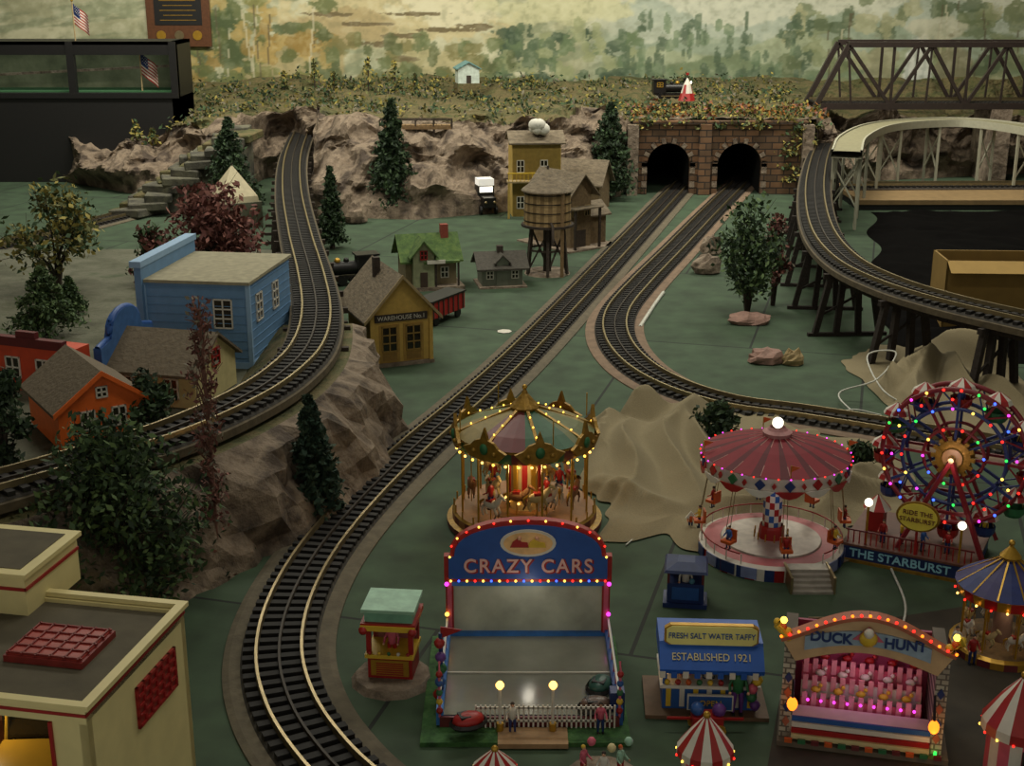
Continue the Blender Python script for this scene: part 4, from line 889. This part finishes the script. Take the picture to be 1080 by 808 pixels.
b.pr([(.42*math.cos(2*pi*i/24),ztop-.36+.22*math.sin(2*pi*i/24)) for i in range(24)],-.05,-.03,white); b.pr([(.37*math.cos(2*pi*i/24),ztop-.36+.18*math.sin(2*pi*i/24)) for i in range(24)],-.06,-.05,M('emblem peach',(226,180,120),.5))
for cx,cm in ((-.13,red),(.13,yellow)): b.pr([(cx-.14,ztop-.42),(cx+.14,ztop-.42),(cx+.12,ztop-.34),(cx+.03,ztop-.33),(cx-.02,ztop-.27),(cx-.1,ztop-.33)],-.075,-.06,cm); b.sph((cx-.0,-.07,ztop-.27),.035,skin,6)
for i in range(20): x=-hz+.1+(2*hz-.2)*i/19; b.sph((x,-.04,zl+.03),.02,[e_yel,e_blu,e_yel,e_red][i%4],6)
for i in range(15): a=pi*i/14; b.sph((hz*.93*math.cos(a),-.03,zl+.42+(ztop-zl-.42)*math.sin(a)**.8+.0),.018,[e_yel,e_red][i%2],6)
b.X=Matrix.Identity(4)
for s,xx in ((-1,x0),(1,x1)):
    b.bx(xx-.05,xx+.05,y0,dep,.07,.32,[kb,blue][s>0]); b.beam((xx,y0,.5),(xx,dep,.5),.03,.03,white)
    for k in range(8): yy=y0+k*(dep-y0)/7; b.cyl((xx,yy,.3),(xx,yy,.5),.014,pink,5)
    b.tube([(xx,y0,.2),(xx,y0,.9),(xx,y0+.1,1.0)],.02,pink,5) 
    for k in range(5): b.sph((xx,y0,.3+k*.14),.05,[red,yellow,greenP,blue,red][k],7)
    b.sph((xx,yr-.1,zl-.05),.035,e_pur,6); b.sph((xx,yr-.1,.6),.035,[e_yel,e_pur][s>0],6)
b.beam((x0,dep*.55,.23),(x1,dep*.55,.23),.03,.02,white)
b.bx(x0,x1,y0-.04,y0,.07,.22,maroon)
for i in range(30):
    x=x0+.5+i*(W-.6)/29; b.bx(x-.012,x+.012,y0-.07,y0-.05,.07,.42,white)
b.beam((x0+.5,y0-.06,.38),(x1-.1,y0-.06,.38),.02,.03,white); b.beam((x0+.5,y0-.06,.18),(x1-.1,y0-.06,.18),.02,.03,white)
for x in (-.42,.3):
    b.cyl((x,y0-.15,.07),(x,y0-.15,.72),.022,white,6); b.sph((x,y0-.15,.78),.06,e_warm,8); b.cyl((x,y0-.15,.07),(x,y0-.15,.2),.05,gold,8)
for x,c in ((-.25,white),(.95,pink)): person(b,x,.2,.07,.46,c,navy)
def bcar(b,x,y,a,c):
    X=b.X; b.X=X@Matrix.Translation((x,y,.22))@Matrix.Rotation(a,4,'Z'); b.sph((0,0,.08),.18,c,10,(1.3,.9,.6)); b.lathe([(.2,.0),(.23,.04),(.2,.08)],black,14,sx=1.2,sy=.9); b.box((-.06,0,.15),(.14,.18,.05),black); b.X=X
bcar(b,-.85,.15,.4,red); bcar(b,1.0,1.1,1.2,M('car green',(50,90,80),.4)); bcar(b,.9,.55,.2,M('car brown',(90,70,60),.4))
b.bx(1.1,1.3,.5,.7,.07,.5,navy)
o=b.done(); text(o,'CRAZY CARS',(-.015,yr-.16,zl+.27),.31,M('sign lettering rose',(224,176,164),.5,0),sx=.92,bold=.004,sp=1.2); text(o,'CRAZY CARS',(.005,yr-.152,zl+.255),.31,red,sx=.92,bold=.012,sp=1.2,name='sign_text_outline')  # red copy behind the letters is their darker outline, part of the sign
plight('lamp_pavilion',(0,yr-.5,1.0),2.5,(1,.9,.8),parent=o)
b=B('balloon_pole',P(466,748)); b.cyl((0,0,0),(0,0,1.2),.03,navy,6); b.pr([(0,1.3),(.3,1.25),(0,1.12)],-.01,.01,red)
for k in range(5): b.sph((U(-.05,.05),U(-.05,.05),.25+k*.2),.08,[red,blue,greenP,purple,red][k],8)
b.cyl((0,0,0),(0,0,.05),.2,stone,10); b.done()
# fortune booth
p=P(412,722); b=B('fortune_teller_booth',p,math.radians(-6)); zt1=Zt(p.y,643)
b.lathe([(.01,.1),(.55,.1),(.62,.0)],stone,12,c=(0,.15,0)); b.bx(-.33,.33,0,.55,.1,.46,red); b.bx(-.36,.36,-.05,.58,.44,.5,yellow); b.bx(-.28,.28,-.02,0,.15,.4,gold); 
for s in (-.31,.31): b.bx(s-.035,s+.035,0,.06,.5,zt1-.2,red); b.bx(s-.035,s+.035,.5,.56,.5,zt1-.2,red)
b.bx(-.33,.33,.5,.55,.5,zt1-.2,M('booth inner',(140,80,76),.6)); b.bx(-.4,.4,-.1,.62,zt1-.27,zt1-.19,red); b.bx(-.35,.35,-.04,.58,zt1-.19,zt1-.03,M('mint wall',(110,160,136),.5)); b.bx(-.39,.39,-.08,.64,zt1-.03,zt1+.02,mint)
b.bx(-.4,.4,-.12,-.1,zt1-.3,zt1-.22,yellow); person(b,0,.2,.28,.62,pink,red,hair=yellow)
for s in (-.36,.36): b.sph((s,-.1,zt1-.3),.07,red,8)
for k in range(6): b.bx(-.2,.2,-.03,-.02,.17+k*.035,.185+k*.035,red)
for k in range(5): b.sph((-.28+k*.14,-.07,.54),.03,[red,yellow,greenP,white,red][k],6)
b.done()
# ticket kiosk
p=P(722,642); b=B('ticket_kiosk',p,math.radians(-8)); zz=Zt(p.y,596); b.bx(-.36,.36,0,.5,0,.08,navy); b.bx(-.3,.3,.05,.45,.08,.42,navy); b.bx(-.22,.22,.03,.05,.14,.36,blue)
kr=M('kiosk roof',(40,54,92),.6)
for s in (-.28,.28): 
    for y in (.07,.43): b.bx(s-.02,s+.02,y-.02,y+.02,.4,zz-.1,maroon)
b.bx(-.28,.28,.41,.44,.4,zz-.1,M('kiosk inside',(120,130,160),.5)); b.lathe([(.5,zz-.12),(.46,zz-.08),(.2,zz)],kr,4,c=(0,.25,0),a0=pi/4); b.bx(-.14,.14,.11,.39,zz-.02,zz,kr); person(b,0,.15,.12,.62,white,navy); b.sph((.1,-.0,.5),.05,M('plush teal',(70,120,140)),6); o=b.done()
b=B('toy_mascot_plinth',P(728,562)); b.cyl((0,0,0),(0,0,.05),.14,greenP,10); person(b,0,0,.05,.36,orange,navy); b.pr([(-.1,.3),(.1,.3),(0,.44)],-.02,.02,white); b.done()
# taffy stand
p=P(748,756); b=B('taffy_stand',p,math.radians(-3)); zt3=Zt(p.y+.4,662); W=1.32; 
b.bx(-.9,.82,-.1,1.0,0,.06,M('wood deck',(104,80,58),.7)); b.bx(-W/2,W/2,.1,.9,.06,.4,blue); b.bx(-W/2-.04,W/2+.04,.05,.95,.4,.45,white)
for i in range(7): b.bx(-W/2+.05+i*.19,-W/2+.12+i*.19,.085,.1,.1,.38,[yellow,white][i%2])
for s in (-W/2+.03,W/2-.03):
    for y in (.12,.87): b.bx(s-.03,s+.03,y-.03,y+.03,.45,zt3-.38,blue)
b.bx(-W/2,W/2,.85,.9,.45,zt3-.38,M('stand back',(190,205,205),.5)); 
aw=M('awning blue',(30,84,170),.5,.08)
b.prx([(-.08,zt3-.47),(-.1,zt3-.4),(.18,zt3-.16),(.2,zt3-.12),(.9,zt3-.12),(.95,zt3-.36),(.9,zt3-.4),(-.05,zt3-.4)],-W/2-.06,W/2+.06,aw)
for i in range(9): b.bx(-W/2-.06+i*.16,-W/2+.02+i*.16,-.1,-.07,zt3-.53,zt3-.43,[white,aw][i%2])
rb=[(-.58,zt3-.15),(.58,zt3-.15),(.66,zt3-.1),(.66,zt3+.08),(.58,zt3+.13),(-.58,zt3+.13),(-.66,zt3+.08),(-.66,zt3-.1)]; b.pr([(x*.95,z) for x,z in rb],.16,.24,M('sign lemon',(232,224,136),.5,.05)); b.pr([(x*.99,(z-zt3)*1.12+zt3) for x,z in rb],.18,.26,gold)
b.bx(-.32,.32,-.04,-.0,.12,.36,white); b.bx(-.3,.3,-.05,-.04,.14,.34,blue); person(b,.38,-.0,.06,.74,greenP,purple,hair=orange); person(b,0,.3,.1,.76,white,navy); person(b,-.28,.4,.1,.7,pink,navy)
for k in range(9): b.sph((-.6+k*.15,.08,.49),.045,[yellow,red,orange,greenP][k%4],6)
for k in range(5): b.sph((.62+U(-.05,.05),0,.2+k*.13),.08,[purple,greenP,pink,yellow,blue][k],7)
for k in range(4): b.bx(-.5+k*.3,-.38+k*.3,.6,.7,.45,.66,[cream,yellow,pink,mint][k])
o=b.done(); text(o,'FRESH SALT WATER TAFFY',(0,.15,zt3-.01),.122,blue,sx=.82)
t=text(o,'ESTABLISHED 1921',(0,.03,zt3-.27),.15,cream,sx=.9,rx=math.radians(41)); 
text(o,'OPEN',(0,-.06,.24),.12,yellow)
# duck game booth
p=P(905,792); b=B('duck_game_booth',p,math.radians(-13)); W=2.05; zpk=Zt(p.y,650); ze=zpk-.42
wb=brick_mat('white mosaic',(198,188,168),(160,150,134),(110,100,90),1.,.12,.08,ms=.012); terra=M('terracotta trim',(160,90,64),.6,.15)
b.bx(-W/2-.05,W/2+.12,-.12,1.1,0,.08,M('booth base',(96,84,70),.8)); 
for s in (-1,1): b.bx(s*W/2-.13 if s>0 else -W/2-.03,s*W/2+.03 if s>0 else -W/2+.13,0,1.0,.08,ze-.14,wb)
b.bx(-W/2,W/2,.95,1.0,.08,ze-.2,M('booth back',(150,60,90),.6)); b.bx(-W/2+.1,W/2-.1,0,.3,.08,.42,white); 
for k,c in enumerate((blue,white,red,cream)): b.bx(-W/2+.13,W/2-.13,-.03-.02*k,.0,.36-.08*k,.43-.08*k,c)
for k in range(3):
    y=.4+k*.17; z=.48+k*.17; b.bx(-.8,.8,y,y+.03,.3,z,[pink,white,pink][k])
    for i in range(13): b.bx(-.78+i*.125,-.71+i*.125,y-.02,y,z-.12,z+.1,M('fence rose',(220,150,160),.5))
    for i in range(5): 
        x=-.6+i*.3+.05*k; b.sph((x,y+.08,z+.1),.055,[yellow,white,red][k],8,(1.3,.8,.9)); b.sph((x+.06,y+.08,z+.17),.032,[yellow,white,red][k],6)
n=20; arc=[(-W/2-.08+(W+.16)*i/n, ze+ .42*math.sin(pi*i/n)**1.3) for i in range(n+1)]
low=[(-W/2+.12+(W-.24)*i/n, ze-.32+.22*math.sin(pi*i/n)) for i in range(n+1)]
for i in range(n): b.pr([low[i],low[i+1],arc[i+1],arc[i]],-.04,.04,M('pediment cream',(190,156,116),.6,.1))
for i in range(n): b.beam((arc[i][0],.0,arc[i][1]),(arc[i+1][0],.0,arc[i+1][1]),.22,.05,terra)
b.add([(x,-.05,z) for x,z in arc]+[(x,1.0,z-.55) for x,z in arc],[(i,i+1,n+2+i,n+1+i) for i in range(n)],terra)
band=[(-.8+1.6*i/n,ze-.2+.22*math.sin(pi*(.1+.8*i/n))) for i in range(n+1)]
for i in range(n): b.pr([band[i],band[i+1],(band[i+1][0],band[i+1][1]+.2),(band[i][0],band[i][1]+.2)],-.07,-.04,M('sign grey-blue',(140,158,176),.5))
b.sph((0,-.1,ze+.14),.12,yellow,10,(1,.5,1)); b.sph((0,-.14,ze+.24),.07,white,8); b.pr([(-.2,ze+.1),(.2,ze+.1),(.0,ze+.3)],-.08,-.06,pink)
for i in range(n+1): b.sph((arc[i][0],-.1,arc[i][1]+.05),.022,[e_org,e_red][i%2],6)
for s in (-1,1):
    for k in range(3): b.sph((s*(W/2)+k*.07*s,0,ze+.08+.06*k),.06,[yellow,orange,yellow][k],7); 
    b.tube([(s*W/2*.97,-.05,ze),(s*(W/2+.15),-.1,ze+.2),(s*(W/2+.08),-.12,ze+.32)],[.05,.04,.02],yellow,6); b.sph((s*(W/2+.06),-.12,ze+.3),.05,e_yel,6)
    b.sph((s*(W/2-.12),-.22,.72-.1*(s>0)),.08,e_org,10,(.9,.9,1.2)); b.cyl((s*(W/2-.12),-.22,.8-.1*(s>0)),(s*(W/2-.12),-.0,.95),.02,blackm,5)
for k in range(9): b.sph((-.7+k*.175,.3,ze-.2),.025,[e_pur,e_wht][k%2],6); 
for k in range(9): b.sph((-.7+k*.175,.32,.5),.022,e_pur,6)
for k in range(12): b.box((-W/2+.1+k*.175,-.14,.12),(.1,.04,.06),[orange,greenP,maroon][k%3])
for s in (-1,1):
    for k in range(4): b.pr([(s*(W/2-.05),.25+k*.22),(s*(W/2-.05)+.05,.33+k*.22),(s*(W/2-.05),.41+k*.22),(s*(W/2-.05)-.05,.33+k*.22)],-.02,.0,[terra,navy][k%2])
b.cyl((W/2-.05,-.06,.1),(W/2-.05,-.06,.16),.02,e_grn,6)
o=b.done(); text(o,'DUCK',(-.47,-.08,ze+.09),.2,navy,sx=.95,bold=.006); text(o,'HUNT',(.47,-.08,ze+.09),.2,navy,sx=.95,bold=.006)
plight('lamp_pink',(0,.25,ze-.3),5,(1,.5,.75),parent=o); plight('lamp_orange',(W/2-.1,-.35,.45),2,(1,.5,.15),parent=o)
def stent(name,px,py,ty,rpx,rot=0.,base=True):
    p=P(px,py); h=Zt(p.y,ty); r=rpx/SC(p.y,h*.6); b=B(name,p,rot)
    b.lathe([(r*.82,0),(r*.82,h*.5)],lambda i,j:[white,pink][i%2],16); b.lathe([(r*1.02,h*.46),(r,h*.55),(r*.55,h*.78),(.04,h*.97)],lambda i,j:[red,white][i%2],16); b.sph((0,0,h),.05,gold,8)
    ring(b,r*1.02,h*.46,14,[e_yel,e_red],.018); b.bx(-r*.3,r*.3,-r*.86,-r*.7,0,h*.38,black); person(b,0,-r*1.05,0,h*.45,blue,red); b.done()
stent('striped_tent',522,832,790,24); stent('striped_tent',742,828,754,30,.1); stent('striped_tent',1068,815,712,38,.2)
b=B('clown_balloon_cart',P(745,772)); b.box((0,0,.18),(.42,.25,.2),red); b.sph((-.14,-.0,.36),.1,blue,8); b.sph((.16,0,.34),.1,purple,8)
for s in (-.16,.16): b.cyl((s,-.15,.09),(s,-.11,.09),.09,gold,10); b.cyl((s,.11,.09),(s,.15,.09),.09,gold,10)
b.beam((-.55,0,.22),(.5,0,.2),.03,.03,red); b.done()
b=B('carnival_figurines',P(632,826)); 
for i,(x,y) in enumerate(((-.2,.15),(.05,.0),(.28,.15))): person(b,x,y,0,.46,[pink,white,mint][i],[red,navy][i%2],hair=[yellow,woodD,orange][i%3],face=U(-1,1)); b.sph((x+.1,y,.52),.06,[pink,cream,mint][i],8)
b.cyl((0.05,.1,-.0),(0.05,.1,.02),.5,stone,14); b.done()
b=B('street_lamp',P(700,748)); b.cyl((0,0,0),(0,0,.55),.022,blackm,6); b.sph((0,0,.6),.05,e_warm,8); b.cyl((0,0,0),(0,0,.04),.07,blackm,8); b.done()
b=B('park_bench',P(866,672)); 
for k in range(3): b.bx(-.2,.2,-.1+k*.06,-.06+k*.06,.14,.16,wood)
b.bx(-.2,.2,.08,.1,.18,.3,wood)
for s in (-.18,.18): b.bx(s-.02,s+.02,-.1,.1,0,.15,blackm)
b.done()
b=B('carnival_ground_mat'); q=[P(835,668),P(1180,615),P(1200,860),P(800,860)]; b.add([(v.x,v.y,.008) for v in q],[(0,1,2,3)],M('dark brown mat',(48,42,32),.9,.3,2)); b.done()
def wire(name,pts,r=.022,m=None):
    b=B(name); b.tube(catmull(pts,.08),r,m or M('white wire',(190,190,180),.4),5); b.done()
wire('white_cable',[P(905,440,.03),P(885,415,.2),P(925,400,.5),P(945,372,.7),P(915,375,.6),P(930,410,.3),P(960,430,.03)]); wire('white_cable',[P(880,438,.03),P(900,432,.1),P(930,438,.03)])
wire('white_cable',[P(940,600,.03),P(955,640,.03),P(945,680,.03)]); wire('white_cable',[P(660,575,.03),P(680,560,.03),P(715,552,.03)],.014); wire('white_cable',[P(675,345,.03),P(690,322,.03),P(700,308,.03)],.06)
b=B('paper_scrap',P(532,350)); b.lathe([(.01,.03),(.22,.02)],white,7); b.done()
# ---------------------------------------------------------------- station foreground
hR=2.4; C0=P(90,745,hR); Cb=P(193,637,hR); Dd=(Cb-C0).length; sr=math.atan2(-(Cb.x-C0.x),Cb.y-C0.y)
b=B('service_station',(C0.x,C0.y,0),sr); st_c=M('station cream',(216,202,144),.5,.06,3); rf=M('station roof',(86,79,62),.85,.15,3,.15); L=-6.5
b.bx(L,0,Dd-.1,Dd,0,hR-.05,st_c); b.bx(-.1,0,0,Dd,0,hR-.05,st_c); b.bx(L,0,0,Dd,hR-.2,hR-.1,rf)
b.bx(L,0,-.02,.1,hR-.22,hR-.03,st_c); b.bx(-.42,0,0,.1,0,hR-.05,st_c); b.bx(-3.2,-2.9,0,.1,0,hR-.05,st_c)
b.bx(L,0,-.05,.06,hR-.04,hR+.02,st_c); b.bx(-.07,.05,.06,Dd-.06,hR-.04,hR+.02,st_c); b.bx(L,.05,Dd-.06,Dd+.05,hR-.04,hR+.02,st_c); b.bx(0,.05,-.05,.06,hR-.04,hR+.02,st_c)
z=hR-.13; b.bx(L,.012,-.035,-.02,z,z+.035,red); b.bx(0,.012,-.03,Dd+.012,z,z+.035,red)
b.bx(L,-1.85,Dd-.5,Dd+.8,hR-.2,hR+.42,st_c); b.bx(L,-1.83,Dd-.52,Dd-.5,hR+.24,hR+.28,red); b.bx(-1.85,-1.83,Dd-.52,Dd+.8,hR+.24,hR+.28,red); b.bx(L,-1.8,Dd-.55,Dd+.85,hR+.42,hR+.48,st_c); b.bx(L,-1.95,Dd-.4,Dd+.7,hR+.48,hR+.49,rf)
sk=M('skylight red',(160,56,46),.4,.1); skd=M('skylight frame',(124,38,34),.5); X=b.X; b.X=Matrix.Translation((-1.02,1.28,hR-.1)); b.bx(-.5,.5,-.4,.42,0,.08,skd); b.bx(-.46,.46,-.36,.38,.08,.1,sk)
for i in range(6): b.bx(-.47+i*.18,-.45+i*.18,-.38,.4,.09,.12,skd)
for i in range(5): b.bx(-.48,.48,-.36+i*.18,-.34+i*.18,.09,.12,skd)
b.X=X
wnR(b,0,1.6,hR-.92,1.0,.5,red,M('window red glass',(130,50,40),.3),6,4,.04)
b.bx(L,-.1,.1,Dd-.1,0,.5,M('garage floor',(150,90,50),.6)); b.bx(L,-.1,Dd-.14,Dd-.1,.5,hR-.25,M('garage wall',(170,110,60),.6))
b.bx(-.46,-.42,-.03,.1,0,hR-.24,red); o=b.done()
plight('lamp_garage',(-1.6,.5,hR-.35),9,(1,.75,.4),parent=o)
def Wp(x,y,z=0): return Vector((C0.x+x*math.cos(sr)-y*math.sin(sr),C0.y+x*math.sin(sr)+y*math.cos(sr),z))
b=B('yellow_pickup_truck',Wp(-1.05,.95,.51),sr-pi/2+.25,1.3); yc=M('car yellow',(216,172,56),.35,.06)
b.bx(-.85,.8,-.42,.42,.2,.6,yc); b.prx([(-.38,.6),(.38,.6),(.32,1.05),(-.32,1.05)],-.45,.2,yc); b.prx([(-.34,.62),(.34,.62),(.3,.98),(-.3,.98)],-.47,.22,glassD); b.bx(.24,.82,-.36,.36,.6,.76,yc)
for s in (-1,1): b.prx([(s*.39,.66),(s*.39,.92),(s*.34,.95),(s*.34,.64)],-.35,.12,glassD)
for x in (-.55,.5):
    for s in (-.42,.42): b.cyl((x,s-.06,.2),(x,s+.06,.2),.2,black,14); b.cyl((x,s-.07,.2),(x,s+.07,.2),.09,silver,10)
b.bx(.8,.85,-.4,.4,.22,.3,silver); b.bx(-.92,-.87,-.4,.4,.22,.3,silver)
for s in (-.3,.3): b.sph((.82,s,.45),.07,silver,8)
b.done(bevel=.03)
b=B('wooden_crate',P(165,822),.3); b.bx(-.22,.22,-.22,.22,0,.4,wood)
for k in range(4): b.bx(-.24,.24,-.24,.24,.02+k*.11,.07+k*.11,woodD)
b.done()
# ---------------------------------------------------------------- lights
w=bpy.data.worlds.new('World'); bpy.context.scene.world=w; w.use_nodes=True; w.node_tree.nodes['Background'].inputs[0].default_value=(1,.96,.82,1); w.node_tree.nodes['Background'].inputs[1].default_value=.42
def area(name,l,sx,sy,e,c,rot=(0,0,0)):
    d=bpy.data.lights.new(name,'AREA'); d.shape='RECTANGLE'; d.size=sx; d.size_y=sy; d.energy=e; d.color=c; o=bpy.data.objects.new(name,d); bpy.context.collection.objects.link(o); o.location=l; o.rotation_euler=rot
cool=(1,.95,.8)
rt=(math.radians(20),0,0)
area('ceiling_lamp_1',(-14,58,21.5),16,3,5800,cool,rt); area('ceiling_lamp_2',(12,58,21.5),16,3,5800,cool,rt)
area('ceiling_lamp_3',(-8,38,21.5),12,4,2300,cool); area('ceiling_lamp_4',(10,38,21.5),12,4,2400,cool)
area('ceiling_lamp_5',(2,18,21.5),10,3,800,cool)
